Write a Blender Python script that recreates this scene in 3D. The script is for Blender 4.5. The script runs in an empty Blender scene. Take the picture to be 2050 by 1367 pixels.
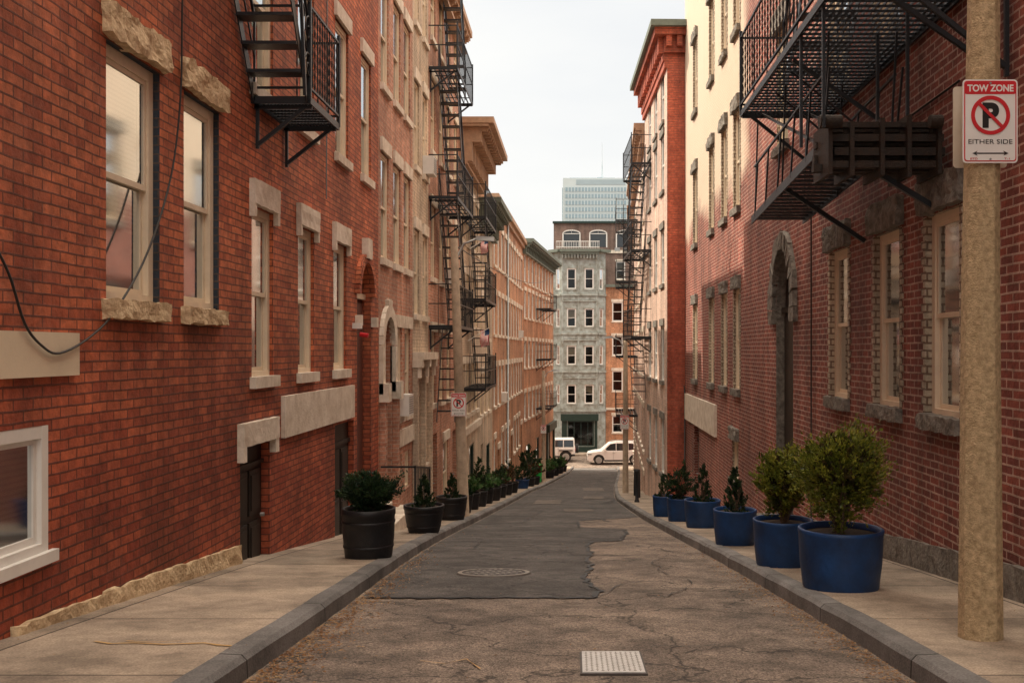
import bpy, bmesh, math, random
from mathutils import Vector, Matrix, noise
random.seed(7)
D=bpy.data; S=bpy.context.scene
R=random.random
def U(a,b): return a+(b-a)*random.random()

# ------------------------------------------------------------ profiles
ROADZ=[(-30,0.6),(0,-1.2),(5,-1.66),(9.86,-2.17),(21.2,-3.6),(49,-6.74),(64,-7.95),(76,-8.97),(84,-9.05),(400,-9.05)]
KL=[(-30,-1.65),(5,-1.65),(8,-1.72),(14,-1.93),(21.2,-1.98),(25,-1.92),(42,-1.75),(49,-1.5),(64,-0.35),(80,0.1)]
KR=[(-30,1.75),(5,1.73),(8,1.64),(9.3,1.58),(16,1.5),(23,1.43),(31,1.32),(36,1.45),(49,1.95),(64,2.8),(80,3.4)]
WL=[(-30,-3.16),(38,-3.12),(55,-2.85),(71,-1.5),(80,-1.0)]
WR=[(-30,3.1),(28,3.1),(28.01,2.6),(34.5,2.42),(50,3.0),(71,4.2),(80,4.7)]
def lin(t,y):
    for (a,b),(c,d) in zip(t,t[1:]):
        if y<=c: return b+(d-b)*(y-a)/(c-a)
    return t[-1][1]
def sm(t,y,k=1.6): return (lin(t,y-k)+lin(t,y-k/2)+lin(t,y)+lin(t,y+k/2)+lin(t,y+k))/5
def rz(y): return sm(ROADZ,y)
def sz(y): return rz(y)+0.12

# ------------------------------------------------------------ materials
def newmat(name):
    m=D.materials.new(name); m.use_nodes=True
    nt=m.node_tree; b=nt.nodes['Principled BSDF']
    return m,nt,b
def N(nt,t,**k):
    n=nt.nodes.new(t)
    for a,v in k.items(): setattr(n,a,v)
    return n
def c4(c): return (c[0],c[1],c[2],1)
def plain(name,c,rough=.7,var=.25,scale=6,bump=.15,bscale=60,metal=0,spec=.5,dist=.004,c2=None):
    m,nt,b=newmat(name); L=nt.links
    tc=N(nt,'ShaderNodeTexCoord')
    n=N(nt,'ShaderNodeTexNoise'); n.inputs['Scale'].default_value=scale; n.inputs['Detail'].default_value=7; n.inputs['Roughness'].default_value=.65
    L.new(tc.outputs['Object'],n.inputs['Vector'])
    r=N(nt,'ShaderNodeValToRGB'); r.color_ramp.elements[0].position=.3; r.color_ramp.elements[1].position=.7
    d=c2 if c2 else tuple(x*(1-var) for x in c)
    r.color_ramp.elements[0].color=c4(d); r.color_ramp.elements[1].color=c4(tuple(min(1,x*(1+var*.4)) for x in c))
    L.new(n.outputs['Fac'],r.inputs['Fac']); L.new(r.outputs['Color'],b.inputs['Base Color'])
    b.inputs['Roughness'].default_value=rough; b.inputs['Metallic'].default_value=metal
    b.inputs['Specular IOR Level'].default_value=spec
    if bump>0:
        n2=N(nt,'ShaderNodeTexNoise'); n2.inputs['Scale'].default_value=bscale; n2.inputs['Detail'].default_value=5
        L.new(tc.outputs['Object'],n2.inputs['Vector'])
        bp=N(nt,'ShaderNodeBump'); bp.inputs['Strength'].default_value=bump; bp.inputs['Distance'].default_value=dist*5
        L.new(n2.outputs['Fac'],bp.inputs['Height']); L.new(bp.outputs['Normal'],b.inputs['Normal'])
    return m
def brick(name,c1,c2,mo,rough=.75,bw=.205,rh=.068,ms=.007,dirt=.45,sunlit=None,worn=.3,low=None):
    m,nt,b=newmat(name); L=nt.links
    uv=N(nt,'ShaderNodeUVMap'); tc=N(nt,'ShaderNodeTexCoord')
    wob=N(nt,'ShaderNodeTexNoise'); wob.inputs['Scale'].default_value=4; L.new(uv.outputs['UV'],wob.inputs['Vector'])
    ws=N(nt,'ShaderNodeVectorMath',operation='SCALE'); ws.inputs['Scale'].default_value=.016
    L.new(wob.outputs['Color'],ws.inputs[0])
    wa=N(nt,'ShaderNodeVectorMath',operation='ADD'); L.new(uv.outputs['UV'],wa.inputs[0]); L.new(ws.outputs[0],wa.inputs[1])
    k=N(nt,'ShaderNodeTexBrick'); L.new(wa.outputs[0],k.inputs['Vector'])
    k.inputs['Scale'].default_value=1; k.inputs['Brick Width'].default_value=bw; k.inputs['Row Height'].default_value=rh
    k.inputs['Mortar Size'].default_value=ms; k.inputs['Mortar Smooth'].default_value=.25; k.inputs['Bias'].default_value=-.15
    k.inputs['Color1'].default_value=c4(c1); k.inputs['Color2'].default_value=c4(c2); k.inputs['Mortar'].default_value=c4(mo)
    n=N(nt,'ShaderNodeTexNoise'); n.inputs['Scale'].default_value=.55; n.inputs['Detail'].default_value=9; n.inputs['Roughness'].default_value=.68
    L.new(tc.outputs['Object'],n.inputs['Vector'])
    mr=N(nt,'ShaderNodeMapRange'); mr.inputs['From Min'].default_value=.3; mr.inputs['From Max'].default_value=.7
    mr.inputs['To Min'].default_value=1-dirt; mr.inputs['To Max'].default_value=1.28
    L.new(n.outputs['Fac'],mr.inputs['Value'])
    # rain streaks
    mp=N(nt,'ShaderNodeMapping'); mp.inputs['Scale'].default_value=(3.2,3.2,.28); L.new(tc.outputs['Object'],mp.inputs['Vector'])
    ns=N(nt,'ShaderNodeTexNoise'); ns.inputs['Scale'].default_value=1; ns.inputs['Detail'].default_value=6; L.new(mp.outputs[0],ns.inputs['Vector'])
    ms_=N(nt,'ShaderNodeMapRange'); ms_.inputs['From Min'].default_value=.38; ms_.inputs['From Max'].default_value=.6; ms_.inputs['To Min'].default_value=.72; ms_.inputs['To Max'].default_value=1.06
    L.new(ns.outputs['Fac'],ms_.inputs['Value'])
    pm=N(nt,'ShaderNodeMath',operation='MULTIPLY'); L.new(mr.outputs[0],pm.inputs[0]); L.new(ms_.outputs[0],pm.inputs[1])
    mx=N(nt,'ShaderNodeVectorMath',operation='SCALE'); L.new(k.outputs['Color'],mx.inputs[0]); L.new(pm.outputs[0],mx.inputs['Scale'])
    n3=N(nt,'ShaderNodeTexNoise'); n3.inputs['Scale'].default_value=14; n3.inputs['Detail'].default_value=6; n3.inputs['Roughness'].default_value=.7
    L.new(tc.outputs['Object'],n3.inputs['Vector'])
    mr3=N(nt,'ShaderNodeMapRange'); mr3.inputs['From Min'].default_value=.3; mr3.inputs['From Max'].default_value=.7
    mr3.inputs['To Min'].default_value=.62; mr3.inputs['To Max'].default_value=1.28
    L.new(n3.outputs['Fac'],mr3.inputs['Value'])
    mx3=N(nt,'ShaderNodeVectorMath',operation='SCALE'); L.new(mx.outputs[0],mx3.inputs[0]); L.new(mr3.outputs[0],mx3.inputs['Scale'])
    col=mx3.outputs[0]
    n4=N(nt,'ShaderNodeTexNoise'); n4.inputs['Scale'].default_value=1.7; n4.inputs['Detail'].default_value=10; n4.inputs['Roughness'].default_value=.75
    L.new(tc.outputs['Object'],n4.inputs['Vector'])
    mr4=N(nt,'ShaderNodeMapRange'); mr4.inputs['From Min'].default_value=.54; mr4.inputs['From Max'].default_value=.76
    mr4.inputs['To Min'].default_value=0; mr4.inputs['To Max'].default_value=worn
    L.new(n4.outputs['Fac'],mr4.inputs['Value'])
    mix=N(nt,'ShaderNodeMixRGB'); L.new(mr4.outputs[0],mix.inputs['Fac']); L.new(col,mix.inputs['Color1'])
    mix.inputs['Color2'].default_value=c4(tuple(x*.7+.12 for x in c1)); col=mix.outputs[0]
    ge=N(nt,'ShaderNodeNewGeometry'); sx=N(nt,'ShaderNodeSeparateXYZ'); L.new(ge.outputs['Position'],sx.inputs[0])
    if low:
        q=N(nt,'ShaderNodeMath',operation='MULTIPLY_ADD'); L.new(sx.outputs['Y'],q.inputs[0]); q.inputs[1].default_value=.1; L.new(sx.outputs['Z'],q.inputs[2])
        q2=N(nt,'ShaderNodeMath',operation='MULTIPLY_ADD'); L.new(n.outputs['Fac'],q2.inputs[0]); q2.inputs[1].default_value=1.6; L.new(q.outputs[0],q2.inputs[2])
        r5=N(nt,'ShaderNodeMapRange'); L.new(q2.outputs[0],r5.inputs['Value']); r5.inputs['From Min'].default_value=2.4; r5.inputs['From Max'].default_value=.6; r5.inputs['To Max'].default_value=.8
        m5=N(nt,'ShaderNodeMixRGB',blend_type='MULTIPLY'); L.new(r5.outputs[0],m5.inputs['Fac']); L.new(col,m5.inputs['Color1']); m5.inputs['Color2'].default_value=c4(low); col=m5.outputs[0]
    if sunlit:  # sunlight put into the colour above a height and beyond a depth
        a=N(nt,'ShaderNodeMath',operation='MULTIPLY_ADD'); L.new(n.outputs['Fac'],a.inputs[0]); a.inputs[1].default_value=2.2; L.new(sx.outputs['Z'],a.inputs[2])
        r1=N(nt,'ShaderNodeMapRange'); L.new(a.outputs[0],r1.inputs['Value']); r1.inputs['From Min'].default_value=sunlit[0]; r1.inputs['From Max'].default_value=sunlit[0]+.5
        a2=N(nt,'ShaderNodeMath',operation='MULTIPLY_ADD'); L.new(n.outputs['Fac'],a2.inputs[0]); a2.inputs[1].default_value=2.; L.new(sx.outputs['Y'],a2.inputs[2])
        r2=N(nt,'ShaderNodeMapRange'); L.new(a2.outputs[0],r2.inputs['Value']); r2.inputs['From Min'].default_value=sunlit[1]; r2.inputs['From Max'].default_value=sunlit[1]+.8
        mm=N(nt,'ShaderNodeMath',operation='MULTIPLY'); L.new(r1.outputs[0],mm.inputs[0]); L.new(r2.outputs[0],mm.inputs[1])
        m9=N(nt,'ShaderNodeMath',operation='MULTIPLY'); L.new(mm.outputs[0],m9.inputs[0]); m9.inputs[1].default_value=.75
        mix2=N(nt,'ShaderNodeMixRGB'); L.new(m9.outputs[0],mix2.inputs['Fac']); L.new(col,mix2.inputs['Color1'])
        mix2.inputs['Color2'].default_value=c4(sunlit[2]); col=mix2.outputs[0]
    L.new(col,b.inputs['Base Color']); b.inputs['Roughness'].default_value=rough
    h=N(nt,'ShaderNodeMath',operation='MULTIPLY_ADD'); L.new(k.outputs['Fac'],h.inputs[0]); h.inputs[1].default_value=-1
    L.new(n3.outputs['Fac'],h.inputs[2])
    bp=N(nt,'ShaderNodeBump'); bp.inputs['Strength'].default_value=.9; bp.inputs['Distance'].default_value=.015
    L.new(h.outputs[0],bp.inputs['Height']); L.new(bp.outputs['Normal'],b.inputs['Normal'])
    return m
def glassmat(name,tint=.42):
    m,nt,b=newmat(name); L=nt.links; nt.nodes.remove(b)
    out=[n for n in nt.nodes if n.type=='OUTPUT_MATERIAL'][0]
    tr=N(nt,'ShaderNodeBsdfTransparent'); tr.inputs['Color'].default_value=(tint,tint,tint*.95,1)
    gl=N(nt,'ShaderNodeBsdfGlossy'); gl.inputs['Roughness'].default_value=.06; gl.inputs['Color'].default_value=(.8,.84,.86,1)
    tc=N(nt,'ShaderNodeTexCoord'); nz=N(nt,'ShaderNodeTexNoise'); nz.inputs['Scale'].default_value=1.3; nz.inputs['Detail'].default_value=0; L.new(tc.outputs['Object'],nz.inputs['Vector'])
    bp=N(nt,'ShaderNodeBump'); bp.inputs['Strength'].default_value=.06; bp.inputs['Distance'].default_value=.03; L.new(nz.outputs['Fac'],bp.inputs['Height']); L.new(bp.outputs['Normal'],gl.inputs['Normal'])
    lw=N(nt,'ShaderNodeFresnel'); lw.inputs['IOR'].default_value=1.45
    ma=N(nt,'ShaderNodeMath',operation='MULTIPLY_ADD'); L.new(lw.outputs[0],ma.inputs[0]); ma.inputs[1].default_value=.8; ma.inputs[2].default_value=.02
    mx=N(nt,'ShaderNodeMixShader'); L.new(ma.outputs[0],mx.inputs[0]); L.new(tr.outputs[0],mx.inputs[1]); L.new(gl.outputs[0],mx.inputs[2])
    L.new(mx.outputs[0],out.inputs['Surface']); return m
def leafmat(name,a,b_,c):
    m,nt,b=newmat(name); L=nt.links
    ge=N(nt,'ShaderNodeNewGeometry')
    r=N(nt,'ShaderNodeValToRGB'); r.color_ramp.elements[0].color=c4(a); r.color_ramp.elements[1].color=c4(c)
    e=r.color_ramp.elements.new(.5); e.color=c4(b_)
    tc=N(nt,'ShaderNodeTexCoord'); nz=N(nt,'ShaderNodeTexNoise'); nz.inputs['Scale'].default_value=9; nz.inputs['Detail'].default_value=2; L.new(tc.outputs['Object'],nz.inputs['Vector'])
    md=N(nt,'ShaderNodeMath',operation='MULTIPLY_ADD'); L.new(ge.outputs['Random Per Island'],md.inputs[0]); md.inputs[1].default_value=.5
    m3=N(nt,'ShaderNodeMapRange'); m3.inputs['From Min'].default_value=.35; m3.inputs['From Max'].default_value=.65; m3.inputs['To Min'].default_value=-.05; m3.inputs['To Max'].default_value=.55; L.new(nz.outputs['Fac'],m3.inputs['Value']); L.new(m3.outputs[0],md.inputs[2])
    L.new(md.outputs[0],r.inputs['Fac']); L.new(r.outputs['Color'],b.inputs['Base Color'])
    b.inputs['Roughness'].default_value=.5
    tl=N(nt,'ShaderNodeBsdfTranslucent'); L.new(r.outputs['Color'],tl.inputs['Color'])
    mx=N(nt,'ShaderNodeMixShader'); mx.inputs[0].default_value=.35
    out=[n for n in nt.nodes if n.type=='OUTPUT_MATERIAL'][0]
    L.new(b.outputs[0],mx.inputs[1]); L.new(tl.outputs[0],mx.inputs[2]); L.new(mx.outputs[0],out.inputs['Surface'])
    return m
def stripes(name,c1,c2,period,rough=.7):
    m,nt,b=newmat(name); L=nt.links
    ge=N(nt,'ShaderNodeNewGeometry'); sx=N(nt,'ShaderNodeSeparateXYZ'); L.new(ge.outputs['Position'],sx.inputs[0])
    a=N(nt,'ShaderNodeMath',operation='MULTIPLY'); L.new(sx.outputs['Z'],a.inputs[0]); a.inputs[1].default_value=6.2832/period
    s=N(nt,'ShaderNodeMath',operation='SINE'); L.new(a.outputs[0],s.inputs[0])
    mr=N(nt,'ShaderNodeMapRange'); L.new(s.outputs[0],mr.inputs['Value']); mr.inputs['From Min'].default_value=-.7; mr.inputs['From Max'].default_value=.2
    mx=N(nt,'ShaderNodeMixRGB'); L.new(mr.outputs[0],mx.inputs['Fac']); mx.inputs['Color1'].default_value=c4(c2); mx.inputs['Color2'].default_value=c4(c1)
    L.new(mx.outputs[0],b.inputs['Base Color']); b.inputs['Roughness'].default_value=rough; return m
def asphalt(name,c,c2,bump=.8,sc=110,lo=.45,hi=1.7,veins=False):
    m,nt,b=newmat(name); L=nt.links
    tc=N(nt,'ShaderNodeTexCoord')
    n=N(nt,'ShaderNodeTexNoise'); n.inputs['Scale'].default_value=.9; n.inputs['Detail'].default_value=12; n.inputs['Roughness'].default_value=.74
    L.new(tc.outputs['Object'],n.inputs['Vector'])
    v=N(nt,'ShaderNodeTexVoronoi'); v.inputs['Scale'].default_value=sc; L.new(tc.outputs['Object'],v.inputs['Vector'])
    r=N(nt,'ShaderNodeValToRGB'); r.color_ramp.elements[0].position=.40; r.color_ramp.elements[1].position=.60
    r.color_ramp.elements[0].color=c4(c2); r.color_ramp.elements[1].color=c4(c); L.new(n.outputs['Fac'],r.inputs['Fac'])
    mr=N(nt,'ShaderNodeMapRange'); mr.inputs['To Min'].default_value=lo; mr.inputs['To Max'].default_value=hi
    sx=N(nt,'ShaderNodeSeparateXYZ'); L.new(v.outputs['Color'],sx.inputs[0]); L.new(sx.outputs['X'],mr.inputs['Value'])
    s=N(nt,'ShaderNodeVectorMath',operation='SCALE'); L.new(r.outputs['Color'],s.inputs[0]); L.new(mr.outputs[0],s.inputs['Scale'])
    n2=N(nt,'ShaderNodeTexNoise'); n2.inputs['Scale'].default_value=3.3; n2.inputs['Detail'].default_value=8; n2.inputs['Roughness'].default_value=.6; L.new(tc.outputs['Object'],n2.inputs['Vector'])
    m2=N(nt,'ShaderNodeMapRange'); m2.inputs['From Min'].default_value=.38; m2.inputs['From Max'].default_value=.54; m2.inputs['To Min'].default_value=.62; m2.inputs['To Max'].default_value=1.05
    L.new(n2.outputs['Fac'],m2.inputs['Value'])
    fac=m2.outputs[0]
    if veins:
        nw=N(nt,'ShaderNodeTexNoise'); nw.inputs['Scale'].default_value=2.2; nw.inputs['Detail'].default_value=6; L.new(tc.outputs['Object'],nw.inputs['Vector'])
        sc_=N(nt,'ShaderNodeVectorMath',operation='SCALE'); sc_.inputs['Scale'].default_value=.9; L.new(nw.outputs['Color'],sc_.inputs[0])
        ad=N(nt,'ShaderNodeVectorMath',operation='ADD'); L.new(tc.outputs['Object'],ad.inputs[0]); L.new(sc_.outputs[0],ad.inputs[1])
        vc=N(nt,'ShaderNodeTexVoronoi',feature='DISTANCE_TO_EDGE'); vc.inputs['Scale'].default_value=.75; L.new(ad.outputs[0],vc.inputs['Vector'])
        vm=N(nt,'ShaderNodeMapRange'); vm.inputs['From Min'].default_value=.003; vm.inputs['From Max'].default_value=.013; vm.inputs['To Min'].default_value=.3; vm.inputs['To Max'].default_value=1; L.new(vc.outputs['Distance'],vm.inputs['Value'])
        mu=N(nt,'ShaderNodeMath',operation='MULTIPLY'); L.new(fac,mu.inputs[0]); L.new(vm.outputs[0],mu.inputs[1]); fac=mu.outputs[0]
    s2=N(nt,'ShaderNodeVectorMath',operation='SCALE'); L.new(s.outputs[0],s2.inputs[0]); L.new(fac,s2.inputs['Scale'])
    L.new(s2.outputs[0],b.inputs['Base Color']); b.inputs['Roughness'].default_value=.78
    bp=N(nt,'ShaderNodeBump'); bp.inputs['Strength'].default_value=bump; bp.inputs['Distance'].default_value=.006
    L.new(v.outputs['Distance'],bp.inputs['Height']); L.new(bp.outputs['Normal'],b.inputs['Normal'])
    return m
def slabmat(name,c,mo,bw,rh,off=.0):
    m,nt,b=newmat(name); L=nt.links
    tc=N(nt,'ShaderNodeTexCoord'); mp=N(nt,'ShaderNodeMapping'); mp.inputs['Rotation'].default_value=(0,0,math.radians(90)); L.new(tc.outputs['Object'],mp.inputs['Vector'])
    k=N(nt,'ShaderNodeTexBrick'); L.new(mp.outputs[0],k.inputs['Vector']); k.offset=off
    k.inputs['Scale'].default_value=1; k.inputs['Brick Width'].default_value=bw; k.inputs['Row Height'].default_value=rh
    k.inputs['Mortar Size'].default_value=.009; k.inputs['Color1'].default_value=c4(c); k.inputs['Color2'].default_value=c4(tuple(x*.68 for x in c)); k.inputs['Mortar'].default_value=c4(mo)
    n=N(nt,'ShaderNodeTexNoise'); n.inputs['Scale'].default_value=1.3; n.inputs['Detail'].default_value=12; n.inputs['Roughness'].default_value=.72
    L.new(tc.outputs['Object'],n.inputs['Vector'])
    mr=N(nt,'ShaderNodeMapRange'); mr.inputs['From Min'].default_value=.38; mr.inputs['From Max'].default_value=.60; mr.inputs['To Min'].default_value=.48; mr.inputs['To Max'].default_value=1.1
    L.new(n.outputs['Fac'],mr.inputs['Value'])
    s=N(nt,'ShaderNodeVectorMath',operation='SCALE'); L.new(k.outputs['Color'],s.inputs[0]); L.new(mr.outputs[0],s.inputs['Scale'])
    n2=N(nt,'ShaderNodeTexNoise'); n2.inputs['Scale'].default_value=90; L.new(tc.outputs['Object'],n2.inputs['Vector'])
    m2=N(nt,'ShaderNodeMapRange'); m2.inputs['From Min'].default_value=.3; m2.inputs['From Max'].default_value=.7; m2.inputs['To Min'].default_value=.7; m2.inputs['To Max'].default_value=1.25; L.new(n2.outputs['Fac'],m2.inputs['Value'])
    s2=N(nt,'ShaderNodeVectorMath',operation='SCALE'); L.new(s.outputs[0],s2.inputs[0]); L.new(m2.outputs[0],s2.inputs['Scale'])
    L.new(s2.outputs[0],b.inputs['Base Color']); b.inputs['Roughness'].default_value=.8
    h=N(nt,'ShaderNodeMath',operation='MULTIPLY_ADD'); L.new(k.outputs['Fac'],h.inputs[0]); h.inputs[1].default_value=-2; L.new(n2.outputs['Fac'],h.inputs[2])
    bp=N(nt,'ShaderNodeBump'); bp.inputs['Strength'].default_value=.4; bp.inputs['Distance'].default_value=.006; L.new(h.outputs[0],bp.inputs['Height']); L.new(bp.outputs['Normal'],b.inputs['Normal'])
    return m

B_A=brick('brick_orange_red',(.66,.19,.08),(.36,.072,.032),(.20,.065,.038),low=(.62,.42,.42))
B_Rp=brick('brick_dark_red_sunlit_top',(.36,.092,.062),(.19,.048,.038),(.56,.37,.30),ms=.009,sunlit=(4.1,18.6,(.84,.72,.56)))  # cream on the upper far wall is sunlight painted into the brick
B_R2=brick('brick_crimson',(.56,.13,.07),(.42,.09,.05),(.32,.11,.07),dirt=.25)
B_R2p=brick('brick_sunlit_rose',(.76,.54,.44),(.68,.46,.36),(.70,.56,.48),dirt=.25)  # lit copy of the crimson brick, sun glare put into its colour
B_P=brick('brick_pink',(.64,.31,.205),(.48,.2,.125),(.64,.46,.36))
B_T=brick('brick_tan_painted',(.72,.58,.44),(.68,.53,.4),(.58,.45,.34),dirt=.3)
B_O=brick('brick_orange',(.66,.32,.17),(.52,.22,.11),(.62,.43,.3))
B_G=brick('brick_brown_grey',(.27,.17,.13),(.2,.12,.1),(.38,.3,.26))
STONE=plain('rough_sandstone',(.74,.59,.38),.85,.45,9,.9,35,c2=(.44,.30,.17))
WSTONE=plain('painted_white_stone',(.82,.75,.65),.7,.2,5,.3,40,c2=(.56,.47,.37))
GSTONE=plain('grey_rockface_stone',(.25,.23,.20),.9,.5,12,.9,30,c2=(.09,.08,.07))
CREAM=plain('cream_window_paint',(.80,.68,.52),.5,.12,5,.05,60)
CREAM2=plain('cream_panel_paint',(.78,.67,.50),.6,.1,3,.05,60)
QUOIN=brick('whitewashed_quoin_brick',(.66,.57,.44),(.58,.5,.38),(.25,.17,.12),bw=.3,rh=.068,ms=.010)
BLUEQ=brick('dark_blue_painted_reveal',(.03,.045,.07),(.025,.04,.06),(.1,.07,.06))
WHITE=plain('white_paint',(.8,.78,.74),.5,.1,4,.05,60)
IRON=plain('black_iron',(.012,.015,.020),.4,.4,8,.2,80)
RUST=plain('rusty_iron',(.014,.013,.013),.65,.5,14,.5,60,c2=(.045,.024,.012))
DARKWOOD=plain('dark_door',(.018,.012,.009),.5,.4,4,.1,50)
REDDOOR=plain('brown_red_door',(.10,.025,.016),.5,.4,4,.1,50)
ROOM=plain('dark_interior',(.014,.012,.010),.9,.2,2,0)
CURT=plain('curtain',(.55,.48,.38),.9,.15,3,0)
BLIND=stripes('venetian_blind',(.42,.36,.27),(.08,.065,.05),.035)
GLASS=glassmat('window_glass')
ROOF=plain('roof_tar',(.08,.075,.07),.9)
CORN=plain('painted_metal_cornice',(.46,.29,.19),.7,.3,6)
CORNG=plain('verdigris_cornice',(.16,.19,.16),.7,.3,6)
COPPER=plain('weathered_copper_cladding',(.38,.44,.43),.65,.5,2.2,.3,20,c2=(.19,.18,.14))
ASPH=asphalt('asphalt_worn',(.25,.195,.155),(.125,.098,.08),hi=1.9,veins=True)
ASPHD=asphalt('asphalt_patch',(.105,.094,.088),(.048,.043,.041),bump=.5,veins=True)
TAR=plain('tar_seal',(.008,.008,.008),.55)
SIDE=slabmat('sidewalk_concrete',(.46,.37,.285),(.08,.06,.045),1.55,1.5)
KERB=slabmat('granite_kerb',(.25,.24,.235),(.03,.028,.025),1.7,40.0)
POLEC=plain('aggregate_concrete',(.66,.51,.31),.85,.35,30,.9,110,c2=(.34,.24,.13))
POLEW=plain('weathered_pole',(.38,.29,.21),.85,.35,8,.4,60)
METAL=plain('grey_metal',(.35,.36,.36),.45,.15,5,0,metal=.6)
BLUEP=plain('blue_glazed_pot',(.006,.052,.18),.5,.35,5,.2,18,c2=(.003,.026,.09))
BLACKP=plain('black_pot',(.011,.011,.014),.5,.4,6,.25,25)
SOIL=plain('soil',(.06,.04,.028),.95,.4,40,.9,60)
BARK=plain('bark',(.12,.08,.05),.9,.4,30,.6,60)
RED=plain('sign_red',(.62,.02,.03),.4,.08,4,0)
SWHITE=plain('sign_white',(.85,.84,.82),.35,.05,4,0)
SBLACK=plain('sign_black',(.015,.015,.015),.4,.1,4,0)
SBACK=plain('sign_back_beige',(.7,.61,.5),.5,.15,4,0)
CARW=plain('car_white_paint',(.8,.79,.77),.2,.03,4,0,spec=.7)
CARG=plain('car_glass_dark',(.02,.025,.03),.06,.1,4,0,spec=.8)
RUBBER=plain('tyre_rubber',(.02,.02,.02),.8)
RIM=plain('alloy_rim',(.5,.5,.5),.3,.1,4,0,metal=.8)
LRED=plain('tail_lamp',(.4,.01,.01),.3,.1,4,0)
GREENB=plain('bright_green_plastic',(.02,.45,.08),.5,.1,4,0)
DGREEN=plain('dark_green_paint',(.012,.035,.028),.45,.2,4,0)
CHALK=plain('yellow_marking_spray',(.60,.34,.10),.9,.2,20,0,c2=(.42,.31,.19))
L_Y=leafmat('thuja_leaf',(.04,.06,.010),(.15,.18,.02),(.38,.36,.05))
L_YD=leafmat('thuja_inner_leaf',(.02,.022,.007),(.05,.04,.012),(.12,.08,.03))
L_D=leafmat('dark_leaf',(.006,.018,.009),(.016,.042,.016),(.06,.10,.03))
L_G=leafmat('green_leaf',(.03,.08,.02),(.06,.16,.04),(.2,.3,.12))
L_R=leafmat('red_leaf',(.04,.03,.015),(.08,.06,.02),(.22,.04,.03))
L_DRY=leafmat('dry_leaf',(.16,.07,.03),(.36,.19,.08),(.5,.36,.2))

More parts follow.
